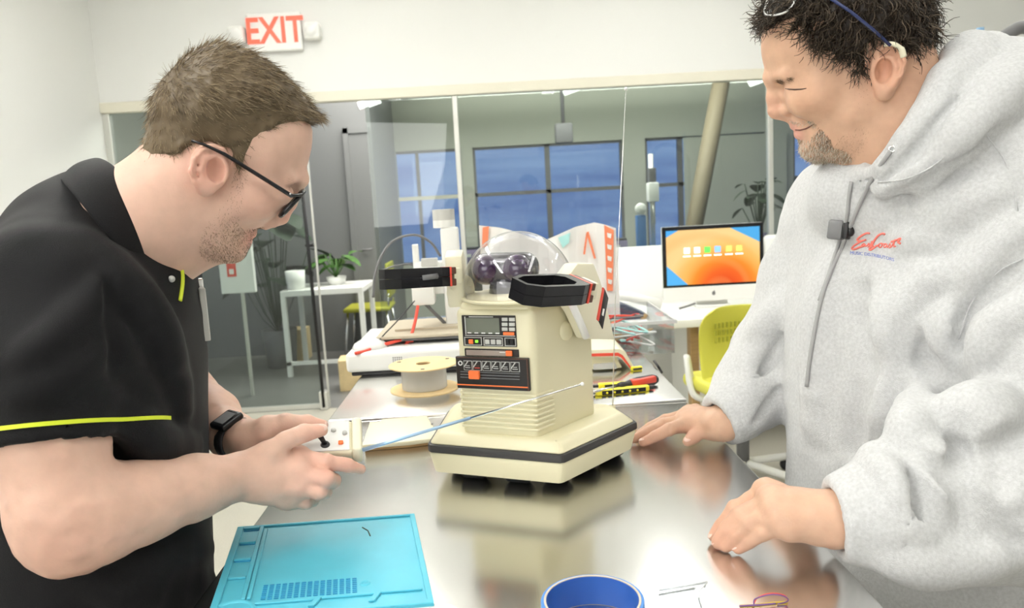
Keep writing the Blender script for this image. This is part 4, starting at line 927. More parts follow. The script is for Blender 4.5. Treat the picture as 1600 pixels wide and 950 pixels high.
        for ax in range(3):
            o1, o2 = [(1, 2), (2, 0), (0, 1)][ax]
            sa = [slice(1, -1)]*3; sb = [slice(1, -1)]*3; sa[ax] = slice(0, -1); sb[ax] = slice(1, None)
            A, B = S[tuple(sa)], S[tuple(sb)]; E = np.argwhere(A != B); fl = A[A != B]
            base = E.copy(); base[:, o1] += 1; base[:, o2] += 1
            def cell(d1_, d2_): c = base.copy(); c[:, o1] -= d1_; c[:, o2] -= d2_; return idx[c[:, 0], c[:, 1], c[:, 2]]
            q = np.stack([cell(0, 0), cell(1, 0), cell(1, 1), cell(0, 1)], 1); q[~fl] = q[~fl][:, ::-1]; Q.append(q)
        Q = np.concatenate(Q); Q = Q[(Q >= 0).all(1)]
        return V.astype(np.float64), Q
def vrelax(V, Q, it=2, lam=.5):
    for _ in range(it):
        S = np.zeros_like(V); c = np.zeros(len(V))
        for i in range(4):
            for j in ((i+1) % 4, (i-1) % 4): np.add.at(S, Q[:, i], V[Q[:, j]]); np.add.at(c, Q[:, i], 1)
        V = V+lam*(S/np.maximum(c, 1)[:, None]-V)
    return V
def raw_mesh(name, V, Q, col=None, smooth=True):
    me = bpy.data.meshes.new(name); Q = np.asarray(Q); k = Q.shape[1]
    me.vertices.add(len(V)); me.vertices.foreach_set('co', np.asarray(V, np.float32).ravel())
    me.loops.add(Q.size); me.loops.foreach_set('vertex_index', Q.astype(np.int32).ravel())
    me.polygons.add(len(Q)); me.polygons.foreach_set('loop_start', np.arange(0, Q.size, k, dtype=np.int32))
    me.polygons.foreach_set('use_smooth', np.full(len(Q), smooth)); me.update(); me.validate()
    if col is not None:
        a = me.attributes.new('Col', 'FLOAT_COLOR', 'POINT'); a.data.foreach_set('color', np.concatenate([col, np.ones((len(col), 1))], 1).astype(np.float32).ravel())
    return me
def join(parts):
    V, Q, C, n = [], [], [], 0
    for p in parts:
        V.append(p[0]); Q.append(p[1]+n); n += len(p[0]); C.append(p[2])
    return np.concatenate(V), np.concatenate(Q), np.concatenate(C)
# ---- strands of hair as slim tapered prisms
def strands(roots, dirs, lens, r, cols, bend=None, seg=3, jit=.15, wave=0., seed=0, wfreq=2.5):
    R = np.random.default_rng(seed); n = len(roots); d = dirs/np.linalg.norm(dirs, axis=1, keepdims=True)
    up = R.normal(size=(n, 3)); s1 = np.cross(d, up); s1 /= np.linalg.norm(s1, axis=1, keepdims=True); s2 = np.cross(d, s1)
    Vs = []; ph = R.uniform(0, 6.28, (n, 1)); p = roots.copy(); dd = d.copy(); st = (lens/seg)[:, None]
    for i in range(seg+1):
        t = i/seg; rad = (r*(1-.75*t) if np.ndim(r) == 0 else (r*(1-.75*t))[:, None])
        off = 0 if not wave else wave*min(t*2, 1)*(np.cos(ph+wfreq*6.28*t)*s1+np.sin(ph+wfreq*6.28*t)*s2)
        for a in range(3):
            an = 2.094*a; Vs.append(p+off+rad*(math.cos(an)*s1+math.sin(an)*s2))
        dd = dd+R.normal(size=(n, 3))*jit*.5
        if bend is not None: dd = dd+bend/seg
        dd /= np.linalg.norm(dd, axis=1, keepdims=True); p = p+dd*st
    V = np.stack(Vs, 1).reshape(-1, 3); m = 3*(seg+1); Q = []
    for i in range(seg):
        for a in range(3): Q.append([3*i+a, 3*i+(a+1) % 3, 3*i+3+(a+1) % 3, 3*i+3+a])
    Q = (np.array(Q)[None]+m*np.arange(n)[:, None, None]).reshape(-1, 4)
    C = np.repeat(cols, m, 0); return V, Q, C
def face_samples(V, Q, n, rng, mask=None):
    a, b, c, d = [V[Q[:, i]] for i in range(4)]; N = np.cross(c-a, d-b); A = np.linalg.norm(N, axis=1)/2; N = N/(2*A[:, None]+1e-12)
    w_ = A.copy()
    if mask is not None: w_ = w_*mask((a+c)/2)
    i = rng.choice(len(Q), n, p=w_/w_.sum()); u, v = rng.random((2, n, 1)); P_ = (a[i]*(1-u)+b[i]*u)*(1-v)+(d[i]*(1-u)+c[i]*u)*v
    return P_, N[i]
# ---- heads: a sagittal outline swollen to anatomical widths
def poly_sd(U, Vv, poly):
    """signed distance inside a polygon (positive inside) on arrays U, Vv"""
    P_ = np.array(poly); d = np.full(U.shape, 1e9); ins = np.zeros(U.shape, bool)
    for i in range(len(P_)):
        a, b = P_[i], P_[(i+1) % len(P_)]; e = b-a; t = np.clip(((U-a[0])*e[0]+(Vv-a[1])*e[1])/(e@e+1e-12), 0, 1)
        d = np.minimum(d, (U-a[0]-t*e[0])**2+(Vv-a[1]-t*e[1])**2)
        c = ((a[1] > Vv) != (b[1] > Vv)); xi = (b[0]-a[0])*(Vv-a[1])/((b[1]-a[1]) if b[1] != a[1] else 1e-9)+a[0]; ins ^= c & (U < xi)
    d = np.sqrt(d); return np.where(ins, d, -d)
def smooth_poly(pts, n=5): return [tuple(q) for q in spline(list(pts)+[pts[0]], n)[:-1]]
def idw(U, Vv, pts, p=3):
    num = 0; den = 0
    for u, v, x in pts: w_ = 1/((U-u)**2+(Vv-v)**2+2e-5)**(p/2); num = num+w_*x; den = den+w_
    return num/den
class Head:
    def __init__(s, cx, cy, d, sgn, h=.002, turn=0., ext=(.16, .20, .105)):
        s.o = P(cx, cy, d); r = unit(ray(cx, cy)); rt = unit(cR-r*(cR@r)); up = np.cross(rt, r)
        s.n = -r; s.rt, s.up = rt, up; s.sgn = sgn
        s.eu = rt*sgn; s.ev = up; s.ew = -r
        if turn:   # turn about the head's vertical axis
            a = math.radians(turn); s.eu, s.ew = s.eu*math.cos(a)+s.ew*math.sin(a), s.ew*math.cos(a)-s.eu*math.sin(a)
        s.V = Vol((-ext[0], -ext[1], -ext[2]), ext, h)
    def l(s, px, py, w=0.):
        q = plane_hit(px, py, s.o, s.n)-s.o; return np.array([q@s.rt*s.sgn, q@s.up, w])
    def poly(s, pts, n=5): return smooth_poly([s.l(*p)[:2] for p in pts], n)
    def inflate(s, poly, W, D, vol=None):
        ax = s.V.ax; U, Vv = np.meshgrid(ax[0], ax[1], indexing='ij'); d = poly_sd(U, Vv, poly)
        Wm = idw(U, Vv, [(*s.l(a, b)[:2], c) for a, b, c in W]); Dm = idw(U, Vv, [(*s.l(a, b)[:2], c) for a, b, c in D])
        t = np.clip(d/Dm, -1.5, 1); w_ = ax[2][None, None, :]
        f = (np.sqrt((w_/Wm[:, :, None])**2+((1-t)**2)[:, :, None])-1)*np.minimum(Wm, Dm)[:, :, None]
        return f.astype(np.float32)
    def world(s, V): return s.o+V[:, :1]*s.eu+V[:, 1:2]*s.ev+V[:, 2:3]*s.ew
    def vec(s, D): return D[:, :1]*s.eu+D[:, 1:2]*s.ev+D[:, 2:3]*s.ew
    def flip(s, Q): return Q[:, ::-1] if np.dot(np.cross(s.eu, s.ev), s.ew) < 0 else Q
    def pair(s, fn):
        for w_ in (1, -1): fn(w_)
m = mat('skin_fair', (.75, .5, .4), .47, sss=.12, attr='Col', var=.05, vscale=60, bump=.10, bscale=420, spec=.35)
m = mat('skin_tan', (.58, .36, .25), .45, sss=.10, attr='Col', var=.06, vscale=60, bump=.12, bscale=380, spec=.35)
mat('hair_strand', (.2, .14, .08), .45, attr='Col', spec=.3)
def ear(H, helix, plate, concha, anti, tragus, lobe, wf=.068, wb=.086, k=.004):
    V = H.V
    for sgn in (1, -1):
        def L_(p, dw=0.):
            q = H.l(p[0], p[1]); ctr = H.l(*plate[:2]); t = np.clip((ctr[0]-q[0])/.022*.5+.5, 0, 1); q[2] = sgn*(wf+(wb-wf)*t+dw); return q
        c = L_(plate[:2]); V.ell(c, (plate[2], plate[3], .0075), .006)
        V.chain([L_(p, .004) for p in helix], [.0036]*len(helix), .004)
        V.ell(L_(lobe), (.010, .010, .0055), .008)
        V.ell(L_(concha[:2], .0075), (concha[2], concha[3], .010), .002, 's')
        hb, ab_ = [np.array(v) for v in helix[2:7]], [np.array(v) for v in spline(anti, 2)]
        V.chain([L_((hb[i]*.5+ab_[min(int(i*len(ab_)/len(hb)), len(ab_)-1)]*.5), .0085) for i in range(len(hb))], [.0032]*len(hb), .002, 's')
        V.chain([L_(p, .0045) for p in anti], [.0024]*len(anti), .003)
        V.ell(L_(tragus, .003), (.005, .006, .004), .003)
def hand(V, wrist, mcps, fingers, thumb, rs=.0092, k=.009, wr=.027, flat=None, palm=.0145):
    """palm from wrist to the four knuckles, each finger its own chain of three bones"""
    w_ = np.array(wrist); mc = [np.array(q) for q in mcps]
    V.chain([w_, (w_*.5+np.mean(mc, 0)*.5)], [wr*.93, wr*.86], .012, flat=flat)
    for i, q in enumerate(mc): V.cone(w_*.55+q*.45, q, palm*1.12, palm*(.88 if i == 3 else .95), .016)
    for i in range(3): V.cone(mc[i], mc[i+1], palm*.85, palm*.85, .012)
    sc = [1.02, 1.06, 1.0, .86]
    for i, f in enumerate(fingers):
        f = [np.array(q) for q in f]; r = rs*sc[i]
        V.cone(mc[i], f[0], r*1.15, r*1.06, .004); V.cone(f[0], f[1], r*1.05, r*.93, .0015); V.cone(f[1], f[2], r*.93, r*.76, .0015)
        V.ell(f[0], r*1.1, .002)
    t = [np.array(q) for q in thumb]
    V.cone(w_*.7+t[0]*.3, t[0], .017, .0165, .014); V.cone(t[0], t[1], .0155, .0118, .008); V.cone(t[1], t[2], .0116, .0105, .003); V.cone(t[2], t[3], .0108, .0082, .003)
def nail(a, b, upv, r, name, parent, m='nail'):
    """a small plate on the last bone"""
    a, b = np.array(a), np.array(b); ex = unit(b-a); upv = np.array(upv, float); ez = unit(upv-ex*(upv@ex)); c = b-ex*r*.15+ez*r*.72
    o = MB().sphere((0, 0, 0), (r*.95, r*.62, r*.22), frame(c, ex, np.cross(ez, ex), ez), 12, 8).build(name, MAT[m], parent); return o
mat('nail', (.78, .55, .47), .3)
# ================================================================ man in the black polo shirt
def colorize(V, base, spots):
    """skin tint per vertex: base colour pulled towards spot colours near world points"""
    C = np.tile(np.array(base, float), (len(V), 1))
    for c, r, col, a in spots:
        d = np.linalg.norm(V-np.array(c), axis=1); w_ = (np.exp(-(d/r)**2)*a)[:, None]; C = C*(1-w_)+np.array(col)*w_
    return C
H = Head(345, 245, .93, 1, .002); HV = H.V
skull = [(488, 203), (487, 228), (480, 258), (472, 280), (463, 293), (445, 318), (424, 345), (406, 355), (393, 361), (386, 372), (382, 384), (377, 396), (367, 404), (348, 404), (318, 394), (292, 375), (268, 335), (248, 295), (240, 262), (236, 225), (243, 182), (260, 138), (294, 106), (336, 91), (383, 100), (421, 126), (455, 158), (478, 182)]
sk = H.poly(skull)
W = [(300, 160, .076), (380, 150, .073), (300, 250, .070), (420, 220, .066), (455, 200, .060), (400, 300, .066), (440, 300, .058), (350, 330, .061), (330, 380, .054), (375, 385, .040), (395, 362, .044), (250, 250, .060), (260, 310, .055), (480, 270, .054)]
D = [(300, 150, .085), (240, 200, .075), (470, 200, .062), (450, 300, .058), (400, 355, .046), (375, 395, .036), (335, 395, .030), (290, 370, .045), (250, 270, .06)]
HV.F = H.inflate(sk, W, D)
L_ = H.l
# neck
HV.chain([L_(300, 300), L_(262, 335), L_(215, 378), L_(180, 405)], [.056, .055, .056, .050], .03)
HV.cone(L_(270, 300), L_(190, 350), .053, .058, .03)
HV.cone(L_(318, 388), L_(262, 420), .018, .02, .03)      # throat
# brow, cheek, nose, lips, chin
for s in (1, -1):
    HV.cone(L_(470, 281, 0), L_(452, 281, s*.042), .0050, .0045, .016)
    HV.ell(L_(456, 297, s*.030), (.009, .009, .016), .009, 's')
    HV.ell(L_(438, 300, s*.030), (.0132, .0118, .0135), .004)
    HV.ell(L_(404, 312, s*.046), (.018, .014, .011), .03)
    HV.ell(L_(425, 346, s*.0105), (.0085, .0075, .0075), .005)
    HV.ell(L_(428, 352, s*.0065), (.0035, .003, .003), .002, 's')
    HV.chain([L_(392, 364, 0), L_(384, 367, s*.012), L_(370, 371, s*.024)], [.0062, .0056, .003], .005)
    HV.chain([L_(384, 377, 0), L_(379, 378, s*.011), L_(369, 374, s*.022)], [.0066, .006, .003], .005)
    HV.chain([L_(394, 370.5, 0), L_(383, 372.5, s*.013), L_(365, 373, s*.026)], [.0017, .0017, .0012], .002, 's')
HV.chain([L_(461, 296), L_(452, 316), L_(440, 337)], [.0075, .0085, .0100], .008)
HV.cone(L_(438, 341), L_(415, 352), .0075, .006, .006)
HV.ell(L_(367, 394), (.012, .011, .017), .014)
ear(H, [(353, 247), (346, 236), (334, 232), (319, 237), (308, 250), (304, 266), (309, 281), (317, 290)], (329, 260, .021, .026), (338, 264, .010, .014), [(336, 243), (322, 248), (315, 264), (320, 280)], (351, 268), (322, 290), .064, .086)
Vh, Qh = HV.mesh(); Vh = vrelax(Vh, Qh, 1, .4)
uv = Vh.copy(); Whd = H.world(Vh); Qhd = H.flip(Qh)
FAIR = (.655, .43, .335)
spots = [(H.world(np.array([L_(329, 262, .085)]))[0], .030, (.74, .36, .28), .6), (H.world(np.array([L_(439, 340, 0)]))[0], .018, (.76, .40, .31), .6), (H.world(np.array([L_(405, 320, .06)]))[0], .03, (.74, .42, .33), .5),
         (H.world(np.array([L_(390, 371, .01)]))[0], .014, (.66, .30, .26), .75), (H.world(np.array([L_(340, 370, .055)]))[0], .035, (.62, .42, .33), .35)]
Ch = colorize(Whd, FAIR, spots)
# eyelid / eye line behind the lens
# ---- arms and hands
AR = Vol((-.76, .60, .86), (-.13, 1.20, 1.29), .0021)
e_r, w_r = P(108, 822, .775), P(372, 746, .915)
AR.chain([P(78, 520, .797), P(80, 690, .777), P(98, 790, .772), e_r], [.047, .0495, .047, .043], .02)
AR.chain([e_r, P(150, 806, .79), P(225, 783, .83), P(305, 761, .875), w_r], [.042, .044, .040, .0325, .0265], .022)
AR.cone(P(94, 838, .768), P(98, 850, .768), .028, .024, .02)
view = unit(ray(420, 740))
hand(AR, w_r, [P(466, 716, .948), P(470, 739, .933), P(464, 760, .931), P(450, 777, .938)],
     [[P(510, 721, .942), P(544, 728, .952), P(563, 733, .962)], [P(509, 749, .927), P(521, 751, .952), P(505, 744, .972)], [P(499, 769, .927), P(508, 767, .955), P(490, 760, .972)], [P(478, 785, .936), P(489, 782, .958), P(472, 774, .972)]],
     [P(418, 712, .925), P(446, 689, .928), P(478, 676, .938), P(502, 672, .948)], .0094, wr=.0275, flat=(view, 1.25), palm=.0152)
# far arm
w_l = P(388, 688, 1.0)
AR.chain([P(265, 585, 1.17), P(330, 650, 1.09), P(362, 680, 1.03), w_l], [.044, .036, .0275, .0245], .02)
hand(AR, w_l, [P(462, 682, 1.0), P(465, 697, 1.012), P(460, 712, 1.018), P(452, 724, 1.016)],
     [[P(495, 690, 1.03), P(528, 700, 1.035), P(552, 704, 1.02)], [P(498, 708, 1.03), P(525, 715, 1.02), P(535, 716, .998)], [P(490, 722, 1.025), P(515, 726, 1.01), P(525, 722, .99)], [P(480, 732, 1.02), P(502, 735, 1.0), P(512, 730, .985)]],
     [P(420, 670, .985), P(447, 660, .982), P(478, 662, .985), P(503, 666, .988)], .0090, wr=.0250, palm=.0145)
AR.noise(.0006, .012, 3)
Va, Qa = AR.mesh(); Va = vrelax(Va, Qa, 1, .4)
spots = [(P(545, 729, .945), .03, (.78, .40, .31), .5), (P(500, 674, .94), .022, (.78, .40, .31), .5), (P(503, 664, .98), .02, (.78, .40, .31), .5), (P(500, 755, .925), .03, (.76, .41, .32), .45), (P(470, 735, .92), .03, (.72, .44, .35), .4), (P(100, 860, .74), .05, (.74, .42, .33), .4)]
Ca = colorize(Va, FAIR, spots)
# ---- torso under the shirt (joins head and arms)
fL = unit([.93, .37, 0]); lL = np.array([-fL[1], fL[0], 0])
def rows_of(tab, d, dr=0.):
    out = []
    for py, cx, rf, rs in tab:
        q = P(cx, py, d); out.append((q[2], q[0], q[1], rf+dr, rs+dr))
    return out
tabL = [(325, 176, .045, .06), (350, 160, .075, .105), (385, 142, .108, .150), (430, 132, .132, .178), (500, 132, .142, .185), (600, 140, .138, .175), (700, 146, .134, .166), (800, 150, .134, .165), (950, 152, .138, .168), (1060, 150, .138, .168)]
TV = Vol((-.86, .62, .78), (-.28, 1.36, 1.50), .006)
TV.column(rows_of(tabL, .96, -.016), fL, lL)
TV.chain([P(190, 400, .94), P(215, 372, .94)], [.055, .055], .02)
TV.chain([P(120, 410, .92), P(80, 470, .83), P(78, 560, .80)], [.04, .040, .044], .02)
TV.chain([P(190, 420, 1.05), P(215, 450, 1.12), P(262, 585, 1.17)], [.05, .052, .042], .02)
Vt, Qt = TV.mesh(); Ct = np.tile(np.array(FAIR), (len(Vt), 1))
V, Q, C = join([(Whd, Qhd, Ch), (Va, Qa, Ca), (Vt, Qt, Ct)])
BASE1 = np.array([P(150, 950, .97)[0], P(150, 950, .97)[1], 0.])
PER1 = link('person', raw_mesh('person', V-BASE1, Q, C), MAT['skin_fair']); PER1.location = BASE1
tag(PER1, 'person in glasses and black polo shirt holding a white remote control', 'person')
def child(o, par, base, keep=True):
    o.parent = par; o.location = Vector(o.location)-Vector(base); return o
def nails(data, par, base):
    for a, b, up_, r in data: o = nail(a, b, up_, r, 'fingernail', None); child(o, par, base)
nails([(P(478, 676, .938), P(502, 672, .948), P(500, 640, .90)-P(500, 672, .948), .0085), (P(478, 662, .985), P(503, 666, .988), P(500, 630, .95)-P(503, 666, .988), .0085)], PER1, BASE1)
# ---- polo shirt
mat('polo', (.007, .007, .008), .7, bump=.35, bscale=900, sheen=.05, spec=.18)
mat('lime', (.62, .72, .03), .55)
SV = Vol((-.90, .58, .80), (-.26, 1.40, 1.52), .0045)
SV.column(rows_of(tabL, .96), fL, lL, .03)
# upper back / trapezius
SV.chain([P(178, 372, .95), P(120, 395, .92), P(70, 450, .81)], [.066, .075, .066], .05)
SV.chain([P(178, 372, .95), P(190, 410, 1.04), P(215, 450, 1.11)], [.06, .07, .062], .05)
SV.chain([P(205, 385, .945), P(150, 350, .945), P(122, 368, .945)], [.058, .056, .06], .03)
SV.chain([P(215, 450, 1.11), P(250, 545, 1.15), P(268, 620, 1.16)], [.062, .058, .055], .03)
# near sleeve on its own: flat hem, hollow, then sewn to the torso
hn = unit(P(80, 720, .775)-P(78, 640, .783)); hc = P(80, 694, .778)
SL = Vol(SV.lo, SV.lo+(SV.n-1)*SV.h, SV.h); SL.chain([P(70, 450, .81), P(74, 560, .792), P(80, 740, .775)], [.0665, .0655, .0665], .035)
SL.cut(hc, hn, .002); SL.cone(hc-hn*.02, hc+hn*.09, .0550, .0550, .001, 's')
n0 = np.minimum(SV.F.shape, SL.F.shape); SV.F[:n0[0], :n0[1], :n0[2]] = smin(SV.F[:n0[0], :n0[1], :n0[2]], SL.F[:n0[0], :n0[1], :n0[2]], .008)
# folds
SV.ridge([(40, 560), (90, 520), (150, 470), (172, 440)], .012, .35, .02)
SV.ridge([(30, 620), (100, 590), (165, 530)], .009, .55, .02)
SV.ridge([(180, 520), (215, 620), (235, 720)], .014, .4, .025)
SV.ridge([(205, 470), (250, 540), (285, 640)], .014, .4, .025)
SV.ridge([(190, 640), (240, 690), (300, 700)], .012, .6, .025)
SV.ridge([(170, 430), (180, 500), (176, 590)], .006, .0, .012, 's')
SV.ridge([(190, 860), (250, 880), (318, 860)], .012, .55, .025); SV.ridge([(150, 910), (230, 930), (325, 915)], .012, .55, .025)
SV.ridge([(140, 380), (215, 470), (268, 560)], .012, .6, .03)
SV.noise(.0016, .05, 5)
Vs, Qs = SV.mesh(); Vs = vrelax(Vs, Qs, 2, .5)
polo = link('polo_shirt', raw_mesh('polo_shirt', Vs-BASE1, Qs), MAT['polo'], PER1)
# lime stripe round the sleeve hem, following the cloth
def around(V_, Q_, c, n, r_max, off, nseg=96):
    """ring of points where a plane meets the cloth surface, by casting from outside"""
    from mathutils.bvhtree import BVHTree
    bv = BVHTree.FromPolygons([tuple(v) for v in V_], [tuple(int(i) for i in q) for q in Q_]); x = unit(np.cross(n, [0, 1, .3])); y = np.cross(n, x); out = []
    for k in range(nseg):
        a = 2*math.pi*k/nseg; d = math.cos(a)*x+math.sin(a)*y; h = bv.ray_cast(Vector(c+d*r_max), Vector(-d))
        if h[0] is not None: out.append(np.array(h[0])+d*off)
    return out
near = (np.linalg.norm(Vs-hc, axis=1) < .16); qm = near[Qs].all(1)
ring = around(Vs, Qs[qm], hc-hn*.017, hn, .12, .0004)
def strip(pts, n, wdt, th, name, m, par, base, closed=True):
    b = bmesh.new(); R_ = []; N = len(pts); c = np.mean(pts, 0)
    for p_ in pts:
        d = unit((p_-c)-n*((p_-c)@n)); R_.append([b.verts.new(p_+n*wdt/2), b.verts.new(p_+n*wdt/2+d*th), b.verts.new(p_-n*wdt/2+d*th), b.verts.new(p_-n*wdt/2)])
    for i in range(N if closed else N-1):
        A, B = R_[i], R_[(i+1) % N]
        for j in range(4): b.faces.new((A[j], A[(j+1) % 4], B[(j+1) % 4], B[j]))
    bmesh.ops.recalc_face_normals(b, faces=b.faces); q = MB(); q.add(b); o = q.build(name, MAT[m], None, 60); return child(o, par, base)
o = strip(ring, hn, .0042, .0012, 'sleeve_stripe', 'lime', polo, BASE1)
# collar
def collar(c0, c1, axis, bdir, r0, r1, a0, a1, name, m, th=.0045, n=40, rows_=7, tilt=0.):
    ax = unit(axis); b1 = unit(bdir-ax*(bdir@ax)); b2 = np.cross(ax, b1); bm_ = bmesh.new(); G = []
    for i in range(rows_):
        t = i/(rows_-1); c = c0*(1-t)+c1*t; bul = math.sin(t*math.pi)*.006; row = []
        for k in range(n+1):
            a = a0+(a1-a0)*k/n; e = .0+(.016*t if k in (0, n) else 0)
            row.append(bm_.verts.new(c+(r0[0]*(1-t)+r1[0]*t+bul)*math.cos(a)*b1+(r0[1]*(1-t)+r1[1]*t+bul)*math.sin(a)*b2-ax*e-ax*math.sin(a)*tilt))
        G.append(row)
    for i in range(rows_-1):
        for k in range(n): bm_.faces.new((G[i][k], G[i][k+1], G[i+1][k+1], G[i+1][k]))
    bmesh.ops.recalc_face_normals(bm_, faces=bm_.faces); q = MB(); q.add(bm_); o = q.build(name, MAT[m], None, 80)
    md = o.modifiers.new('t', 'SOLIDIFY'); md.thickness = th; md.offset = 0; o.modifiers.new('s', 'SUBSURF').levels = 1; return o
up_im = lambda dx, dy, d, x0=210, y0=350: P(x0+dx, y0+dy, d)-P(x0, y0, d)
axn = unit(up_im(14.7, -12, .945)); bdn = unit(up_im(12, 14.7, .945))
o = collar(P(207, 341, .943), P(182, 390, .943), axn, bdn, (.0770, .070), (.089, .126), math.radians(16), math.radians(344), 'collar', 'polo', tilt=.046); child(o, polo, BASE1)
# placket edge and badge
def cloth_hit(V_, Q_):
    from mathutils.bvhtree import BVHTree
    bv = BVHTree.FromPolygons([tuple(v) for v in V_], [tuple(int(i) for i in q) for q in Q_])
    def f(px, py, off=.001):
        r = unit(ray(px, py)); h = bv.ray_cast(Vector(CAM), Vector(r)); return (np.array(h[0])-r*off) if h[0] is not None else None
    return f
fh = cloth_hit(Vs, Qs)
pts = [fh(x, y, .001) for x, y in ((279, 412), (284, 422), (285, 440), (283, 458), (281, 470))]; pts = [p_ for p_ in pts if p_ is not None]
if len(pts) > 2: o = MB().tube(spline(pts, 4), .0026, 8).build('placket_edge', MAT['lime'], None); child(o, polo, BASE1)
o = MB().sphere(P(276, 408, .93), (.006, .006, .006)).build('collar_lining', MAT['lime'], None); child(o, polo, BASE1)
q = fh(268, 436, .001)
if q is not None: o = MB().sphere(q, (.004, .004, .004), u=12, v=8).build('button', MAT['key_grey'], None); child(o, polo, BASE1)
bd = P(316, 478, .985); bg_ = empty('name_badge', bd-np.array([0, 0, .03]), math.radians(25), 'clip-on grey name badge on the black polo shirt', 'badge')
MB().box(-.004, .004, -.028, .028, -.012, .055, .0015).build('badge_card', MAT['key_grey'], bg_); MB().box(-.007, .004, -.006, .006, .050, .066, .002).build('badge_clip', MAT['chrome'], bg_)
# ---- trousers and shoes
mat('trousers', (.015, .016, .02), .8); mat('shoe_dark', (.02, .02, .02), .5)
def legs(hipL, hipR, footL, footR, r0, fdir, m, par, base, shoe, waist=None):
    hi = max(hipL[2], hipR[2])+.06; lo = np.minimum(np.minimum(hipL, hipR), np.minimum(footL, footR))-.16; hi3 = np.maximum(np.maximum(hipL, hipR), np.maximum(footL, footR))+.16
    LV = Vol((lo[0], lo[1], .04), (hi3[0], hi3[1], hi+.08), .012)
    for h_, f_ in ((hipL, footL), (hipR, footR)):
        kn = (h_+f_)/2+fdir*.02; LV.chain([h_, kn, np.array([f_[0], f_[1], .06])], [r0, r0*.75, r0*.62], .02)
    LV.cone(hipL, hipR, r0*1.05, r0*1.05, .05)
    v, q_ = LV.mesh(); v = vrelax(v, q_, 1); link('trousers', raw_mesh('trousers', v-base, q_), MAT[m], par)
    for f_ in (footL, footR):
        o = MB(); M = lookframe((f_[0], f_[1], 0), (0, 0, 1), fdir)
        o.prism([(-.09, -.035), (-.06, -.042), (.08, -.048), (.15, -.042), (.18, -.015), (.18, .015), (.15, .042), (.08, .048), (-.06, .042), (-.09, .035)], .002, .075, .012, 3, M, scale_top=.86)
        o = o.build('shoe', MAT[shoe], None, 60); child(o, par, base)
hc_ = P(150, 990, .97); hp = np.array([hc_[0], hc_[1], .86])
legs(hp-lL*.09, hp+lL*.09, np.array([hp[0]-lL[0]*.11, hp[1]-lL[1]*.11, 0]), np.array([hp[0]+lL[0]*.11, hp[1]+lL[1]*.11, 0]), .098, fL, 'trousers', PER1, BASE1, 'shoe_dark')
# ---- hair
outer = [(489, 204), (510, 186), (493, 162), (467, 133), (434, 103), (403, 81), (369, 68), (336, 63), (305, 71), (264, 102), (233, 145), (221, 200), (210, 244), (222, 264), (245, 300), (268, 335), (292, 375), (330, 390), (380, 380), (420, 330), (470, 280), (485, 240)]
hairp = [(489, 204), (512, 187), (496, 160), (470, 130), (436, 100), (404, 77), (369, 64), (336, 58), (303, 66), (260, 100), (229, 143), (216, 200), (204, 244), (214, 268), (237, 268), (258, 256), (285, 247), (302, 238), (318, 232), (338, 234), (353, 244), (358, 266), (367, 280), (380, 272), (393, 248), (410, 222), (434, 207), (466, 198)]
Wh = [(a, b, c+.0075) for a, b, c in W]; Wh[0] = (300, 160, .087); Wh[1] = (380, 150, .085); Wh[4] = (455, 200, .062)
hf = H.inflate(H.poly(outer), Wh, [(300, 150, .082), (240, 200, .07), (470, 180, .055), (480, 200, .045), (450, 300, .058), (350, 390, .03)])
ax = HV.ax; U, Vv = np.meshgrid(ax[0], ax[1], indexing='ij'); hs = poly_sd(U, Vv, H.poly(hairp, 3))
hl = Vol(HV.lo, HV.lo+(HV.n-1)*HV.h, HV.h); n0 = np.minimum(hl.F.shape, hf.shape); F_ = smax(hf, -hs[:, :, None].astype(np.float32)+0*hf, .010); hl.F = F_.astype(np.float32); hl.n = np.array(hl.F.shape)
hl.F += .0045
hl.noise(.0010, .008, 11)
Vr, Qr = hl.mesh(); Vr = vrelax(Vr, Qr, 1)
rng = np.random.default_rng(5)
crown = L_(268, 125, 0)
def hair_strands(Vl, Ql, n, crown, lenf, rad, pal, lift, seed, wave=0., seg=3, wfreq=2.5, gravity=.0, sink=.002):
    rg = np.random.default_rng(seed); p_, nn = face_samples(Vl, Ql, n, rg)
    fl = p_-crown; fl = fl-nn*(fl*nn).sum(1, keepdims=True); fl /= np.linalg.norm(fl, axis=1, keepdims=True)+1e-9
    d = fl+nn*lift+rg.normal(size=fl.shape)*.18; d[:, 1] -= gravity
    ln = lenf(p_)*rg.uniform(.6, 1.25, n); pal = np.array(pal); t = rg.beta(1.3, 1.6, n)*(len(pal)-1); i = np.clip(t.astype(int), 0, len(pal)-2); f = (t-i)[:, None]
    return strands(p_-nn*sink, d, ln, rad, pal[i]*(1-f)+pal[i+1]*f, None, seg, .12, wave, seed, wfreq)
gn = np.sign((np.cross(Vr[Qr[:, 2]]-Vr[Qr[:, 0]], Vr[Qr[:, 3]]-Vr[Qr[:, 1]])*(Vr[Qr[:, 0]]-np.array([0, 0, 0]))).sum())
if gn < 0: Qr = Qr[:, ::-1]
top_u, top_v = L_(380, 110)[:2]
lenL = lambda p_: np.where(p_[:, 1] > L_(300, 175)[1], .019, .011)
PALB = [(.06, .042, .024), (.16, .115, .065), (.30, .225, .135), (.48, .385, .25)]
S1 = hair_strands(Vr, Qr, 15000, crown, lenL, .00042, PALB, .18, 21)
cap = (Vr, Qr, np.tile(np.array([.13, .095, .055]), (len(Vr), 1)))
V, Q, C = join([cap, S1]); V = H.world(V); Q = H.flip(Q)
link('hair', raw_mesh('hair', V-BASE1, Q, C), MAT['hair_strand'], PER1)
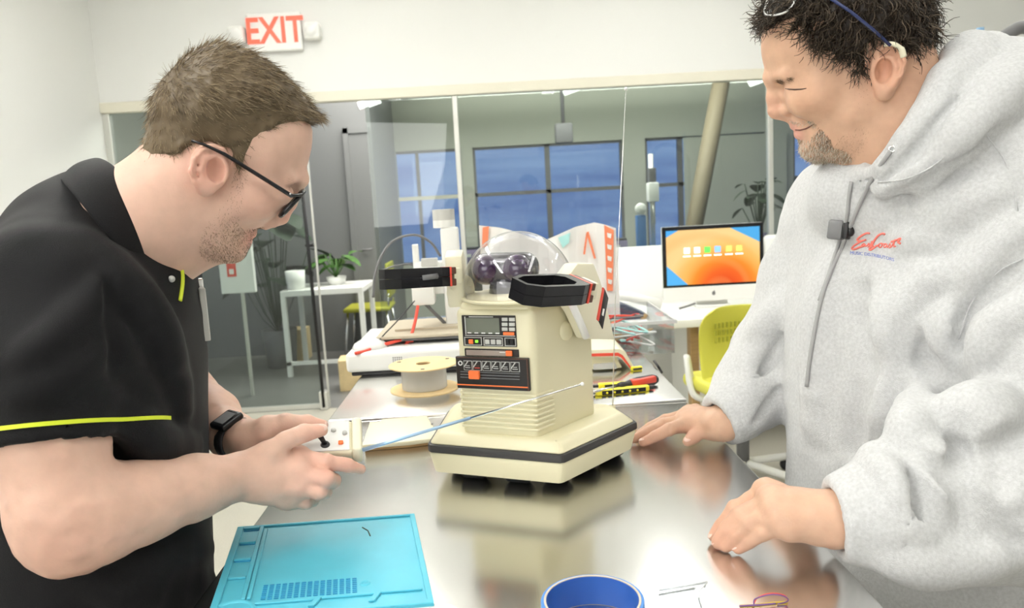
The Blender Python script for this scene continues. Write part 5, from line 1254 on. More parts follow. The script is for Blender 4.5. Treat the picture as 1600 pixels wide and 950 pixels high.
# ---- stubble and eyebrow
def on_face(Vl, Ql, polypx, n, H_, seed, wmin=.0, wmax=.1, side=0):
    pp = H_.poly(polypx, 4)
    def mk(c):
        m_ = (poly_sd(c[:, 0], c[:, 1], pp) > 0) & (np.abs(c[:, 2]) >= wmin) & (np.abs(c[:, 2]) <= wmax); return m_.astype(float)
    q2 = Ql; return face_samples(Vl, q2, n, np.random.default_rng(seed), mk)
gn = ((np.cross(Vh[Qh[:, 2]]-Vh[Qh[:, 0]], Vh[Qh[:, 3]]-Vh[Qh[:, 1]]))*Vh[Qh[:, 0]]).sum(); QhO = Qh if gn > 0 else Qh[:, ::-1]
def beard(H_, Vl, Ql, regions, name, par, base, seed=1, flow=(.15, -1, 0)):
    out = []
    for k, (poly_, n, ln, rad, pal, lift) in enumerate(regions):
        p_, nn = on_face(Vl, Ql, poly_, n, H_, seed+k); rg = np.random.default_rng(seed+50+k)
        d = nn*lift+np.array(flow)+rg.normal(size=nn.shape)*.35; d = d-nn*(d*nn).sum(1, keepdims=True)*(1-lift); pal = np.array(pal)
        out.append(strands(p_-nn*.0004, d, ln*rg.uniform(.5, 1.3, n), rad, pal[rg.integers(0, len(pal), n)], None, 2, .2, 0, seed+k))
    V_, Q_, C_ = join(out); return link(name, raw_mesh(name, H_.world(V_)-base, H_.flip(Q_), C_), MAT['hair_strand'], par)
PS = [(.16, .10, .06), (.24, .15, .09), (.10, .065, .04)]
beard(H, Vh, QhO, [([(366, 268), (380, 266), (378, 300), (372, 340), (385, 360), (393, 366), (386, 396), (368, 408), (345, 408), (316, 398), (313, 380), (318, 350), (345, 320), (360, 290)], 3000, .0026, .00022, PS, .35),
                   ([(372, 352), (400, 360), (388, 392), (368, 408), (318, 396), (318, 360)], 2600, .0028, .00022, PS, .35), ([(396, 356), (412, 354), (398, 364), (388, 362)], 400, .0022, .00022, PS, .35), ([(364, 262), (382, 262), (380, 290), (364, 285)], 700, .004, .00025, PS, .2)], 'beard', PER1, BASE1)
beard(H, Vh[:], QhO[Vh[QhO[:, 0], 2] > 0], [([(458, 277), (450, 275), (438, 280), (448, 283), (458, 283)], 60, .0045, .0002, [(.42, .28, .19), (.34, .22, .15)], .15)], 'eyebrow', PER1, BASE1, 9, (-1, -.1, 0))
# ---- eyeglasses
def hw(p_): return H.world(np.array([p_]))[0]
gr = empty('eyeglasses', hw(L_(440, 300, 0)), 0, 'black-framed eyeglasses worn by the person in the polo shirt', 'glasses'); go = np.array(gr.location)
topc, botc = L_(469, 296), L_(433, 334)
def gpt(t, w_, out=.0): q = topc*(1-t)+botc*t; return hw(np.array([q[0]+out, q[1], w_]))-go
for s in (1, -1):
    lp_ = []
    for k in range(28):
        a = 2*math.pi*k/28; cx_, cy_ = abs(math.cos(a))**.7*np.sign(math.cos(a)), abs(math.sin(a))**.7*np.sign(math.sin(a))
        lp_.append(gpt(.5-.48*cy_, s*(.0365+.0265*cx_), .004-.10*(abs(.0365+.0265*cx_)-.01)))
    MB().tube(lp_+[lp_[0]], .0031, 8, cap=False).build('rim', MAT['black_gloss'], gr)
    b2 = bmesh.new(); b2.faces.new([b2.verts.new(v) for v in lp_]); q = MB(); q.add(b2); q.build('lens', MAT['clear'], gr)
    hg = gpt(.12, s*.064, -.001); MB().tube([hg, hw(L_(448, 302, s*.069))-go, hw(L_(400, 272, s*.074))-go, hw(L_(350, 241, s*.080))-go, hw(L_(322, 228, s*.083))-go, hw(L_(303, 222, s*.083))-go], [.0034, .0042, .0040, .0034, .0028, .0024], 8, flat=.6).build('temple', MAT['black_gloss'], gr)
    MB().sphere(hw(L_(446, 299, s*.0725))-go, .0014, u=10, v=6).build('rivet', MAT['chrome'], gr)
MB().tube([gpt(.3, .010, .004), gpt(.25, 0, .007), gpt(.3, -.010, .004)], .002, 8).build('bridge', MAT['black_gloss'], gr)
# ---- wrist watch on the far arm
wa = unit(P(388, 688, 1.0)-P(362, 680, 1.03)); wc = P(372, 686, 1.015)
wt = empty('wrist_watch', wc, 0, 'black smart watch on the wrist of the person in the polo shirt', 'watch')
Mx = lookframe((0, 0, 0), wa, -unit(ray(370, 690)))
MB().lathe([(.0268, -.010), (.0292, -.010), (.0298, 0), (.0292, .010), (.0268, .010)], 32, Mx, close=True).build('strap', MAT['dark'], wt)
MB().box(.026, .036, -.017, .017, -.018, .018, .004, 3, Mx @ Matrix.Rotation(math.radians(-35), 4, 'Z')).build('case', MAT['black_gloss'], wt, 50)
MB().box(.0355, .0366, -.011, .011, -.012, .012, .0005, 1, Mx @ Matrix.Rotation(math.radians(-35), 4, 'Z')).build('watch_face', MAT['grey'], wt)
# ---- remote control held in both hands
NL, NR, FR = P(482, 708, .948), P(567, 703, .962), P(556, 655, 1.005)
ex = unit(NR-NL); ey = FR-NR; ey = unit(ey-ex*(ey@ex)); ez = np.cross(ex, ey); wX = np.linalg.norm(NR-NL); wY = (FR-NR)@ey
rc = empty('remote_control', NL, 0, 'white toy remote control with joystick and long telescopic antenna', 'remote'); RM = frame((0, 0, 0), ex, ey, ez)
MB().box(-.012, wX-.012, 0, wY, -.020, -.001, .004, 3, RM).build('case', MAT['cream_light'], rc, 50)
MB().box(-.010, wX-.016, .002, wY-.002, -.0015, .0008, .0006, 1, RM).build('face_plate', MAT['white_gloss'], rc)
MB().box(wX-.013, wX, -.001, wY+.001, -.023, .004, .004, 3, RM).build('end_cap', MAT['cream_light'], rc, 50)
def rp_(x, y, z): return np.array(RM @ Vector((x, y, z)))
MB().lathe([(0, 0), (.006, 0), (.005, .002), (0, .002)], 16, RM @ Matrix.Translation((.020, .012, .0008))).build('joystick_socket', MAT['dark'], rc)
MB().tube([rp_(.020, .012, .001), rp_(.016, .014, .010), rp_(.008, .017, .022)], [.0028, .0032, .004], 10).build('joystick', MAT['black'], rc)
MB().box(.036, .042, .010, .016, .0005, .004, .001, 1, RM).build('button', MAT['orange'], rc)
for x, y in ((.030, .036), (.020, .040), (.044, .030)): MB().lathe([(0, 0), (.0032, 0), (.003, .003), (0, .003)], 12, RM @ Matrix.Translation((x, y, .0006))).build('button', MAT['key_grey'], rc)
a0_ = P(567, 703, .962)-NL; a1_ = P(735, 653, .948)-NL; a2_ = P(910, 600, .935)-NL
mat('antenna_blue', (.35, .50, .68), .3, metal=.5)
MB().tube([a0_, a0_*.75+a1_*.25, a1_], [.0026, .0023, .0020], 10).build('antenna', MAT['antenna_blue'], rc); MB().tube([a1_, a2_], [.0014, .0010], 8).build('antenna', MAT['chrome'], rc)
MB().sphere(a2_, .0024, u=10, v=6).build('antenna_tip', MAT['white'], rc)
# ================================================================ man in the grey hooded sweatshirt
G = Head(1335, 130, 1.02, -1, .0016, turn=4, ext=(.17, .20, .11)); GV = G.V; L_ = G.l
skull2 = [(1190, 58), (1190, 82), (1195, 106), (1204, 124), (1208, 133), (1216, 150), (1226, 172), (1234, 186), (1240, 197), (1246, 208), (1252, 220), (1255, 232), (1266, 244), (1285, 248), (1312, 242), (1342, 228), (1375, 195), (1405, 165), (1425, 135), (1440, 100), (1448, 60), (1442, 15), (1418, -25), (1375, -50), (1320, -55), (1265, -40), (1222, -10), (1200, 25)]
W2 = [(1380, 20, .080), (1300, 10, .078), (1390, 100, .072), (1250, 60, .066), (1215, 60, .060), (1280, 140, .069), (1235, 140, .060), (1335, 170, .066), (1340, 215, .058), (1275, 225, .044), (1250, 200, .046), (1435, 100, .062), (1420, 140, .056), (1205, 115, .056)]
D2_ = [(1380, 20, .085), (1440, 60, .075), (1205, 60, .062), (1225, 140, .058), (1245, 195, .048), (1262, 238, .038), (1310, 238, .032), (1370, 190, .05), (1425, 120, .06)]
GV.F = G.inflate(G.poly(skull2), W2, D2_)
GV.chain([L_(1385, 130), L_(1400, 190), L_(1418, 250)], [.062, .063, .066], .03)
GV.cone(L_(1332, 230), L_(1375, 268), .022, .028, .035)
for s in (1, -1):
    GV.cone(L_(1205, 122, 0), L_(1228, 118, s*.044), .0075, .007, .012)
    GV.ell(L_(1220, 137, s*.031), (.009, .009, .016), .009, 's')
    GV.ell(L_(1242, 137, s*.031), (.0135, .0116, .0138), .004)
    GV.chain([L_(1233, 130, s*.022), L_(1232, 133, s*.031), L_(1242, 136, s*.042)], [.0028, .0030, .0025], .003)
    GV.chain([L_(1235, 143, s*.022), L_(1234, 144, s*.031), L_(1244, 144, s*.042)], [.0030, .0032, .0028], .004)
    GV.chain([L_(1229, 137.5, s*.020), L_(1228, 139, s*.031), L_(1242, 140, s*.043)], [.0016, .0020, .0016], .0012, 's')
    GV.ell(L_(1262, 158, s*.046), (.022, .017, .014), .022)
    GV.ell(L_(1230, 172, s*.0125), (.0098, .0090, .0085), .004)
    GV.ell(L_(1220, 184, s*.0065), (.004, .003, .0035), .002, 's')
    GV.chain([L_(1236, 178, s*.018), L_(1256, 188, s*.034), L_(1268, 205, s*.040)], [.0014, .0018, .0012], .008, 's')
    GV.chain([L_(1243, 196, 0), L_(1249, 198, s*.012), L_(1266, 196, s*.028)], [.0062, .0056, .0032], .005)
    GV.chain([L_(1250, 209, 0), L_(1254, 208, s*.012), L_(1267, 198, s*.027)], [.0068, .006, .003], .005)
    GV.chain([L_(1240, 202.5, 0), L_(1251, 203, s*.014), L_(1270, 195, s*.031)], [.0018, .0018, .0012], .002, 's')
GV.chain([L_(1209, 134), L_(1210, 152), L_(1212, 170)], [.0080, .0092, .0108], .008)
GV.cone(L_(1214, 176), L_(1234, 184), .0085, .0065, .007)
GV.ell(L_(1268, 236), (.014, .013, .020), .014)
ear(G, [(1358, 100), (1358, 88), (1366, 79), (1380, 77), (1393, 84), (1397, 98), (1393, 116), (1384, 132), (1375, 142)], (1377, 108, .020, .031), (1370, 112, .0095, .015), [(1372, 92), (1384, 94), (1388, 108), (1382, 126)], (1358, 118), (1372, 144), .066, .088)
Vh2, Qh2 = GV.mesh(); Vh2 = vrelax(Vh2, Qh2, 1, .4); Whd2 = G.world(Vh2); Qhd2 = G.flip(Qh2)
TAN = (.60, .375, .26)
gw = lambda px, py, w_=0.: G.world(np.array([L_(px, py, w_)]))[0]
spots = [(gw(1377, 108, .085), .032, (.60, .29, .20), .6), (gw(1212, 170), .02, (.64, .34, .25), .6), (gw(1262, 160, .06), .028, (.58, .33, .21), .5), (gw(1247, 197, .008), .011, (.66, .30, .26), .9), (gw(1253, 208, .010), .012, (.66, .30, .26), .9), (gw(1215, 80, .03), .05, (.58, .36, .24), .4)]
Ch2 = colorize(Whd2, TAN, spots)
# ---- hands resting on the bench
AV = Vol((.10, .70, .985), (.56, 1.36, 1.20), .0021)
wn = T(1300, 812, TZ+.046)
hand(AV, wn, [T(1198, 770, TZ+.056), T(1207, 785, TZ+.058), T(1218, 802, TZ+.053), T(1230, 820, TZ+.043)],
     [[T(1150, 796, TZ+.040), T(1130, 820, TZ+.022), T(1117, 838, TZ+.0085)], [T(1158, 806, TZ+.041), T(1136, 830, TZ+.023), T(1123, 848, TZ+.0085)], [T(1172, 818, TZ+.037), T(1150, 838, TZ+.021), T(1134, 852, TZ+.0080)], [T(1192, 832, TZ+.031), T(1170, 846, TZ+.018), T(1153, 857, TZ+.0075)]],
     [T(1262, 786, TZ+.030), T(1222, 778, TZ+.020), T(1190, 780, TZ+.014), T(1168, 786, TZ+.010)], .0100, wr=.031, flat=(np.array([0, 0, 1.]), 1.22), palm=.0165)
AV.chain([wn, T(1360, 800, TZ+.052), T(1420, 790, TZ+.055)], [.030, .034, .037], .015)
wf = T(1130, 662, TZ+.036)
hand(AV, wf, [T(1076, 661, TZ+.030), T(1072, 655, TZ+.032), T(1076, 649, TZ+.030), T(1086, 645, TZ+.026)],
     [[T(1046, 671, TZ+.026), T(1023, 682, TZ+.015), T(1005, 691, TZ+.0080)], [T(1037, 664, TZ+.027), T(1011, 676, TZ+.015), T(992, 686, TZ+.0080)], [T(1040, 657, TZ+.025), T(1016, 668, TZ+.014), T(1000, 678, TZ+.008)], [T(1056, 652, TZ+.021), T(1038, 660, TZ+.013), T(1024, 668, TZ+.0075)]],
     [T(1112, 668, TZ+.026), T(1098, 672, TZ+.025), T(1084, 682, TZ+.015), T(1074, 690, TZ+.0095)], .0098, wr=.028, flat=(np.array([0, 0, 1.]), 1.25), palm=.0155)
AV.chain([wf, T(1150, 645, TZ+.050)], [.027, .029], .015)
AV.noise(.0006, .012, 8)
AV.cut((0, 0, TZ+.0012), (0, 0, -1), .001)
Va2, Qa2 = AV.mesh(); Va2 = vrelax(Va2, Qa2, 1, .4); Va2[:, 2] = np.maximum(Va2[:, 2], TZ+.0006)
spots = [(T(1120, 842, TZ+.01), .03, (.60, .31, .22), .6), (T(1150, 852, TZ+.01), .02, (.60, .31, .22), .5), (T(1000, 690, TZ+.01), .04, (.60, .30, .22), .5), (T(1078, 688, TZ+.01), .02, (.60, .30, .22), .5), (T(1205, 772, TZ+.06), .03, (.57, .32, .21), .4)]
Ca2 = colorize(Va2, (.60, .38, .27), spots)
# ---- torso under the sweatshirt
fR = unit([-.95, -.29, 0]); lR = np.array([-fR[1], fR[0], 0]); lR = lR if lR[1] < 0 else -lR     # lR points to his left, towards the camera side
tabR = [(205, 1468, .06, .10), (235, 1466, .10, .150), (275, 1460, .130, .190), (330, 1452, .146, .208), (420, 1446, .152, .212), (520, 1444, .156, .214), (650, 1444, .158, .214), (800, 1446, .160, .214), (950, 1448, .160, .214), (1080, 1448, .160, .214)]
RV = Vol((.26, .72, .74), (1.0, 1.56, 1.66), .007)
RV.column(rows_of(tabR, 1.10, -.03), fR, lR); RV.chain([gw(1425, 250), gw(1445, 300)], [.05, .05], .02)
shN, elN, cuN = P(1592, 290, .97), P(1668, 770, .86), wn
shF, elF, cuF = P(1318, 330, 1.23), P(1208, 555, 1.30), wf
RV.chain([shN, elN], [.06, .05], .02); RV.chain([elN, T(1400, 795, TZ+.055)], [.045, .034], .02); RV.chain([shF, elF, P(1178, 605, 1.275), T(1150, 645, TZ+.05)], [.06, .045, .038, .030], .02)
Vt2, Qt2 = RV.mesh(); Ct2 = np.tile(np.array(TAN), (len(Vt2), 1))
V, Q, C = join([(Whd2, Qhd2, Ch2), (Va2, Qa2, Ca2), (Vt2, Qt2, Ct2)])
b_ = P(1448, 1000, 1.10); BASE2 = np.array([b_[0], b_[1], 0.])
PER2 = link('person', raw_mesh('person', V-BASE2, Q, C), MAT['skin_tan']); PER2.location = BASE2
tag(PER2, 'person in a grey hoodie leaning both hands on the workbench', 'person')
Zp = np.array([0, 0, 1.])
nails([(T(1084, 682, TZ+.015), T(1074, 690, TZ+.0095), Zp+.6*np.array([-.2, -1, 0]), .0088), (T(1023, 682, TZ+.015), T(1005, 691, TZ+.008), Zp, .0078), (T(1011, 676, TZ+.015), T(992, 686, TZ+.008), Zp, .0078),
       (T(1130, 820, TZ+.022), T(1117, 838, TZ+.0085), Zp+np.array([-1, 0, 0]), .008), (T(1136, 830, TZ+.023), T(1123, 848, TZ+.0085), Zp+np.array([-1, 0, 0]), .008), (T(1150, 838, TZ+.021), T(1134, 852, TZ+.008), Zp+np.array([-1, 0, 0]), .0078), (T(1170, 846, TZ+.018), T(1153, 857, TZ+.0075), Zp+np.array([-.8, -.3, 0]), .0068)], PER2, BASE2)
# ---- sweatshirt
m = mat('hoodie', (.56, .565, .57), .9, bump=.5, bscale=700, var=.10, vscale=260, sheen=.15, spec=.15)
mat('hood_cord', (.36, .36, .36), .85)
SH = Vol((.22, .66, .82), (1.06, 1.56, 1.70), .0046)
SH.column(rows_of(tabR, 1.10), fR, lR, .03)
SH.chain([P(1470, 240, 1.03), P(1540, 270, .99), shN], [.075, .088, .088], .05)
SH.chain([P(1440, 260, 1.15), shF], [.075, .078], .05)
SH.chain([shN, P(1640, 520, .91), elN], [.088, .086, .088], .04)
SH.chain([elN, P(1560, 778, .855), P(1455, 790, .85), T(1395, 798, TZ+.054)], [.088, .084, .076, .064], .035)
SH.chain([T(1395, 798, TZ+.054), T(1345, 806, TZ+.050), T(1300, 811, TZ+.047)], [.060, .049, .042], .012)
SH.chain([shF, P(1258, 440, 1.28), elF], [.080, .070, .064], .03)
SH.chain([elF, P(1178, 605, 1.275), T(1150, 643, TZ+.050)], [.064, .060, .052], .025)
SH.chain([T(1150, 643, TZ+.050), T(1118, 661, TZ+.037)], [.046, .041], .010)
# cuffs: bunched roll before the rib, then a flat open end
SH.chain([P(1368, 716, .845), P(1390, 760, .815), P(1392, 812, .805), P(1375, 850, .815)], [.020, .024, .024, .018], .006)
SH.chain([P(1432, 672, .86), P(1462, 720, .815), P(1470, 790, .79), P(1450, 860, .80)], [.022, .026, .026, .020], .009)
SH.chain([P(1530, 620, .865), P(1550, 690, .81), P(1565, 770, .785)], [.022, .028, .022], .012)
SH.chain([P(1160, 592, 1.255), P(1185, 630, 1.235), P(1200, 655, 1.25)], [.015, .018, .015], .006)
SH.chain([P(1185, 560, 1.26), P(1205, 600, 1.245), P(1225, 640, 1.25)], [.015, .018, .015], .006)
SH.chain([P(1130, 612, 1.24), P(1158, 640, 1.222), P(1170, 668, 1.235)], [.013, .016, .013], .005)
for c, prev, r in ((T(1302, 811, TZ+.047), T(1345, 806, TZ+.050), .0325), (T(1124, 659, TZ+.038), T(1150, 643, TZ+.050), .030)):
    n_ = unit(c-prev); SH.cut(c, n_, .003, box=(c-.075, c+.075)); SH.cone(c-n_*.03, c+n_*.05, r, r, .002, 's')
# hood: rim roll round the neck, second roll behind, slack of the hood on the back
rim = [P(1368, 278, .985), P(1390, 262, .955), P(1420, 226, .935), P(1452, 184, .925), P(1488, 126, .935), P(1520, 96, .965)]
SH.chain([P(1400, 310, 1.03), P(1455, 265, 1.02), P(1515, 200, 1.01)], [.05, .06, .065], .03)
SH.chain([P(1385, 310, 1.03), P(1335, 305, 1.07), P(1325, 310, 1.12)], [.05, .055, .055], .03)
SH.chain(rim2 if False else [P(1384, 292, .965), P(1440, 268, .925), P(1495, 215, .905), P(1548, 158, .91), P(1600, 132, .94)], [.014, .022, .028, .034, .045], .006)
SH.chain(rim, [.012, .017, .021, .024, .026, .027], .004)
SH.chain([P(1375, 272, .975), P(1402, 250, .948), P(1436, 205, .932)], [.006, .008, .006], .003)
SH.chain([P(1520, 100, .97), P(1570, 135, .99), P(1625, 152, 1.02)], [.040, .058, .062], .02)
SH.chain([P(1520, 98, .99), P(1535, 100, 1.08), P(1505, 120, 1.15)], [.028, .040, .04], .02)
SH.chain([P(1368, 278, .985), P(1340, 276, 1.02), P(1322, 268, 1.06)], [.012, .016, .020], .006)     # crossed front of the hood
SH.chain([P(1322, 268, 1.06), P(1345, 250, 1.12), P(1400, 205, 1.17), P(1460, 140, 1.18)], [.020, .028, .034, .04], .02)
SH.chain([P(1352, 262, 1.0), P(1346, 272, 1.0), P(1345, 284, 1.005)], [.006, .008, .006], .003)
# folds drawn over the cloth
R_ = SH.ridge
R_([(1495, 425), (1450, 440), (1400, 500)], .016, .5, .02); R_([(1502, 470), (1470, 520), (1450, 600)], .016, .45, .018); R_([(1490, 380), (1440, 370), (1410, 380)], .012, .5, .02)
R_([(1500, 480), (1512, 550), (1522, 615)], .012, -.1, .008, 's'); R_([(1595, 420), (1545, 455), (1508, 500)], .010, -.1, .010, 's')
R_([(1598, 480), (1555, 520), (1530, 580)], .020, .35, .014); R_([(1598, 350), (1540, 400), (1505, 445)], .018, .45, .018)
R_([(1437, 520), (1448, 590), (1452, 660)], .012, .05, .010, 's'); R_([(1395, 722), (1470, 800), (1555, 880)], .014, .0, .010, 's'); R_([(1462, 590), (1455, 625), (1425, 660)], .014, .3, .010); R_([(1300, 420), (1285, 520), (1275, 660)], .018, .65, .04); R_([(1390, 440), (1380, 560), (1372, 680)], .018, .65, .04); R_([(1440, 600), (1425, 650), (1418, 690)], .012, .6, .03)
R_([(1345, 460), (1338, 580), (1330, 700)], .012, .1, .03, 's')
R_([(1210, 500), (1188, 540), (1160, 570)], .014, .45, .025); R_([(1225, 520), (1200, 570), (1172, 600)], .010, -.1, .007, 's'); R_([(1220, 600), (1200, 635), (1180, 660)], .008, -.1, .006, 's'); R_([(1225, 470), (1200, 500), (1180, 520)], .012, .5, .025)
R_([(1402, 725), (1425, 780), (1418, 850)], .009, -.1, .006, 's'); R_([(1490, 670), (1510, 750), (1505, 830)], .012, .0, .010, 's'); R_([(1590, 640), (1565, 700), (1565, 770)], .014, .1, .014, 's'); R_([(1460, 720), (1540, 800), (1598, 870)], .012, .1, .012, 's')
R_([(1360, 720), (1385, 735), (1400, 775)], .012, .2, .014); R_([(1480, 660), (1530, 640), (1590, 640)], .018, .45, .03)
R_([(1395, 880), (1480, 885), (1580, 870)], .014, .5, .025)
R_([(1378, 284), (1420, 250), (1462, 198), (1502, 148)], .007, -.2, .006, 's'); R_([(1395, 305), (1450, 290), (1510, 250), (1570, 190)], .009, -.1, .010, 's'); R_([(1372, 282), (1350, 282), (1335, 276)], .006, -.2, .005, 's'); R_([(1430, 320), (1490, 330), (1560, 300)], .012, .6, .03)
SH.noise(.0022, .06, 9); SH.noise(.0008, .02, 10)
Vs2, Qs2 = SH.mesh(); Vs2 = vrelax(Vs2, Qs2, 1, .5)
hood = link('hooded_sweatshirt', raw_mesh('hooded_sweatshirt', Vs2-BASE2, Qs2), MAT['hoodie'], PER2)
fh2 = cloth_hit(Vs2, Qs2)
def on_cloth(pix, off=.001): return [q for q in (fh2(x, y, off) for x, y in pix) if q is not None]
# hood drawcords
o = MB().tube(spline(on_cloth([(1392, 236), (1380, 252), (1362, 280), (1345, 315), (1332, 345), (1316, 385), (1300, 420), (1285, 460), (1272, 520), (1264, 570), (1260, 604)], .002), 5), .0028, 8).build('drawcord', MAT['hood_cord'], None); child(o, hood, BASE2)
o = MB().tube(spline(on_cloth([(1330, 284), (1326, 310), (1323, 340), (1312, 375), (1296, 425), (1280, 470)], .002), 5), .0026, 8).build('drawcord', MAT['hood_cord'], None); child(o, hood, BASE2)
q = fh2(1394, 233, .001)
if q is not None: o = MB().lathe([(.0022, -.001), (.0046, -.001), (.0046, .001), (.0022, .001)], 16, lookframe(q, -ray(1394, 233), (0, 0, 1)), close=True).build('eyelet', MAT['chrome'], None); child(o, hood, BASE2)
# seams: raised stitched lines over the shoulder and round the armhole
for pix in ([(1515, 178), (1545, 215), (1575, 262), (1590, 330)], [(1598, 405), (1560, 425), (1520, 470), (1498, 530)], [(1372, 285), (1420, 278), (1470, 250), (1515, 195)]):
    pts = on_cloth(pix, .0002)
    if len(pts) > 2: o = MB().tube(spline(pts, 6), .0010, 6).build('seam', MAT['hoodie'], None); child(o, hood, BASE2)
# chest print: red script word over a line of blue capitals, draped on the cloth
mat('print_red', (.80, .20, .16), .8); mat('print_blue', (.16, .20, .50), .8)
def draped(strokes, r, name, m):
    q = MB(); ok = False
    for st in strokes:
        pts = on_cloth([tuple(v) for v in spline(st, 5)], .0006)
        if len(pts) > 1: q.tube(pts, r, 6); ok = True
    if ok: o = q.build(name, MAT[m], None); child(o, hood, BASE2)
cz_ = lambda x, y: (1270+x/8.637, 320+y/8.637)        # coordinates read in an enlarged view of the print
E_ = [cz_(*v) for v in ((770, 385), (720, 385), (640, 430), (600, 475), (650, 490), (720, 470), (640, 500), (560, 550), (530, 590), (560, 600), (640, 570), (700, 550))]
AST = [cz_(*v) for v in ((700, 550), (690, 525), (665, 540), (660, 565), (690, 560), (705, 535), (712, 560), (740, 540), (755, 520), (760, 555), (740, 570), (775, 545), (800, 490), (790, 560), (820, 555))]
C_ = [cz_(*v) for v in ((975, 400), (945, 388), (890, 410), (840, 470), (800, 540), (765, 600), (790, 605), (850, 560), (890, 545))]
OAST = [cz_(*v) for v in ((920, 520), (895, 530), (890, 565), (915, 575), (935, 545), (925, 520), (955, 530), (985, 525), (960, 545), (965, 575), (990, 560), (1000, 530), (1005, 575), (1030, 545), (1045, 525), (1050, 565), (1030, 580), (1065, 560), (1110, 470), (1090, 560), (1120, 560))]
TB = [cz_(*v) for v in ((1060, 500), (1120, 480), (1185, 455), (1150, 500), (1185, 525))]
draped([E_], .0014, 'printed_letter', 'print_red'); draped([AST], .0009, 'printed_letter', 'print_red'); draped([C_], .0014, 'printed_letter', 'print_red'); draped([OAST], .0009, 'printed_letter', 'print_red'); draped([TB], .0014, 'printed_letter', 'print_red')
me = text_mesh('MUSIC DISTRIBUTORS', 1., .0, 1.); co = np.empty(len(me.vertices)*3, np.float32); me.vertices.foreach_get('co', co); co = co.reshape(-1, 3); x0_, x1_ = co[:, 0].min(), co[:, 0].max()
b2 = bmesh.new(); b2.from_mesh(me); bpy.data.meshes.remove(me)
for v in b2.verts:
    t = (v.co.x-x0_)/(x1_-x0_); X_ = 505+t*590; Y_ = 650+75*t*t+20*t-v.co.y*62
    q = fh2(*cz_(X_, Y_), .0006); v.co = q if q is not None else v.co
qq = MB(); qq.add(b2); o = qq.build('printed_line', MAT['print_blue'], None); o.modifiers.new('t', 'SOLIDIFY').thickness = .0004; child(o, hood, BASE2)
# clip-on microphone
q = fh2(1313, 360, .004); mk = empty('clip_microphone', q, 0, 'small black clip-on microphone on the grey hoodie drawcords', 'microphone')
Mk = lookframe((0, 0, 0), -ray(1313, 360)*1.0+np.array([-.45, 0, .15]), cR)
MB().box(-.014, .006, -.013, .013, -.004, .012, .003, 2, Mk @ Matrix.Rotation(-.15, 4, 'Z')).build('body', MAT['grey'], mk, 40)
MB().box(.006, .014, -.012, .012, -.004, .013, .003, 2, Mk @ Matrix.Rotation(-.15, 4, 'Z')).build('clip', MAT['black'], mk, 40)
MB().sphere((.014, -.001, .004), (.006, .009, .006), Mk).build('foam_tip', MAT['black'], mk)
# ---- trousers and shoes
mat('jeans', (.06, .08, .13), .8)
hp = np.array([BASE2[0], BASE2[1], .86])
legs(hp-lR*.095, hp+lR*.095, np.array([hp[0]-lR[0]*.12, hp[1]-lR[1]*.12, 0]), np.array([hp[0]+lR[0]*.12, hp[1]+lR[1]*.12, 0]), .088, fR, 'jeans', PER2, BASE2, 'shoe_dark')
# ---- curly hair
outer2 = [(1192, 60), (1186, 40), (1190, 15), (1210, -30), (1255, -65), (1320, -80), (1385, -72), (1435, -45), (1462, 0), (1466, 45), (1455, 88), (1435, 128), (1420, 150), (1380, 195), (1330, 230), (1270, 200), (1215, 130), (1196, 90)]
hairp2 = [(1186, 58), (1209, 50), (1235, 46), (1255, 55), (1268, 82), (1293, 96), (1323, 103), (1340, 112), (1350, 104), (1353, 84), (1366, 72), (1392, 74), (1403, 96), (1412, 122), (1428, 130), (1446, 100), (1470, 60), (1475, 0), (1440, -60), (1380, -90), (1300, -95), (1230, -60), (1190, -20), (1180, 20)]
hf = G.inflate(G.poly(outer2), [(a, b, c+.0135) for a, b, c in W2], [(1380, 20, .085), (1440, 60, .07), (1205, 40, .05), (1225, 140, .058), (1310, 230, .03)])
ax = GV.ax; U, Vv = np.meshgrid(ax[0], ax[1], indexing='ij'); hs = poly_sd(U, Vv, G.poly(hairp2, 3))
hl = Vol(GV.lo, GV.lo+(GV.n-1)*GV.h, GV.h); hl.F = smax(hf, -hs[:, :, None].astype(np.float32)+0*hf, .012).astype(np.float32); hl.n = np.array(hl.F.shape)
hl.F += .0055; hl.noise(.0030, .012, 31); hl.noise(.002, .006, 32)
Vr, Qr = hl.mesh(); Vr = vrelax(Vr, Qr, 1)
gn = (np.cross(Vr[Qr[:, 2]]-Vr[Qr[:, 0]], Vr[Qr[:, 3]]-Vr[Qr[:, 1]])*Vr[Qr[:, 0]]).sum(); Qr = Qr if gn > 0 else Qr[:, ::-1]
PALD = [(.014, .010, .007), (.032, .023, .016), (.065, .047, .032), (.20, .15, .105)]
crown2 = L_(1385, -55, 0)
S1 = hair_strands(Vr, Qr, 7500, crown2, lambda p_: np.full(len(p_), .027), .0010, PALD, .06, 41, .0032, 7, .9, .15)
S2 = hair_strands(Vr, Qr, 5000, crown2, lambda p_: np.full(len(p_), .020), .0004, PALD, .15, 43, .0022, 6, .9, .1)
V, Q, C = join([(Vr, Qr, np.tile(np.array([.020, .014, .010]), (len(Vr), 1))), S1, S2]); link('hair', raw_mesh('hair', G.world(V)-BASE2, G.flip(Q), C), MAT['hair_strand'], PER2)
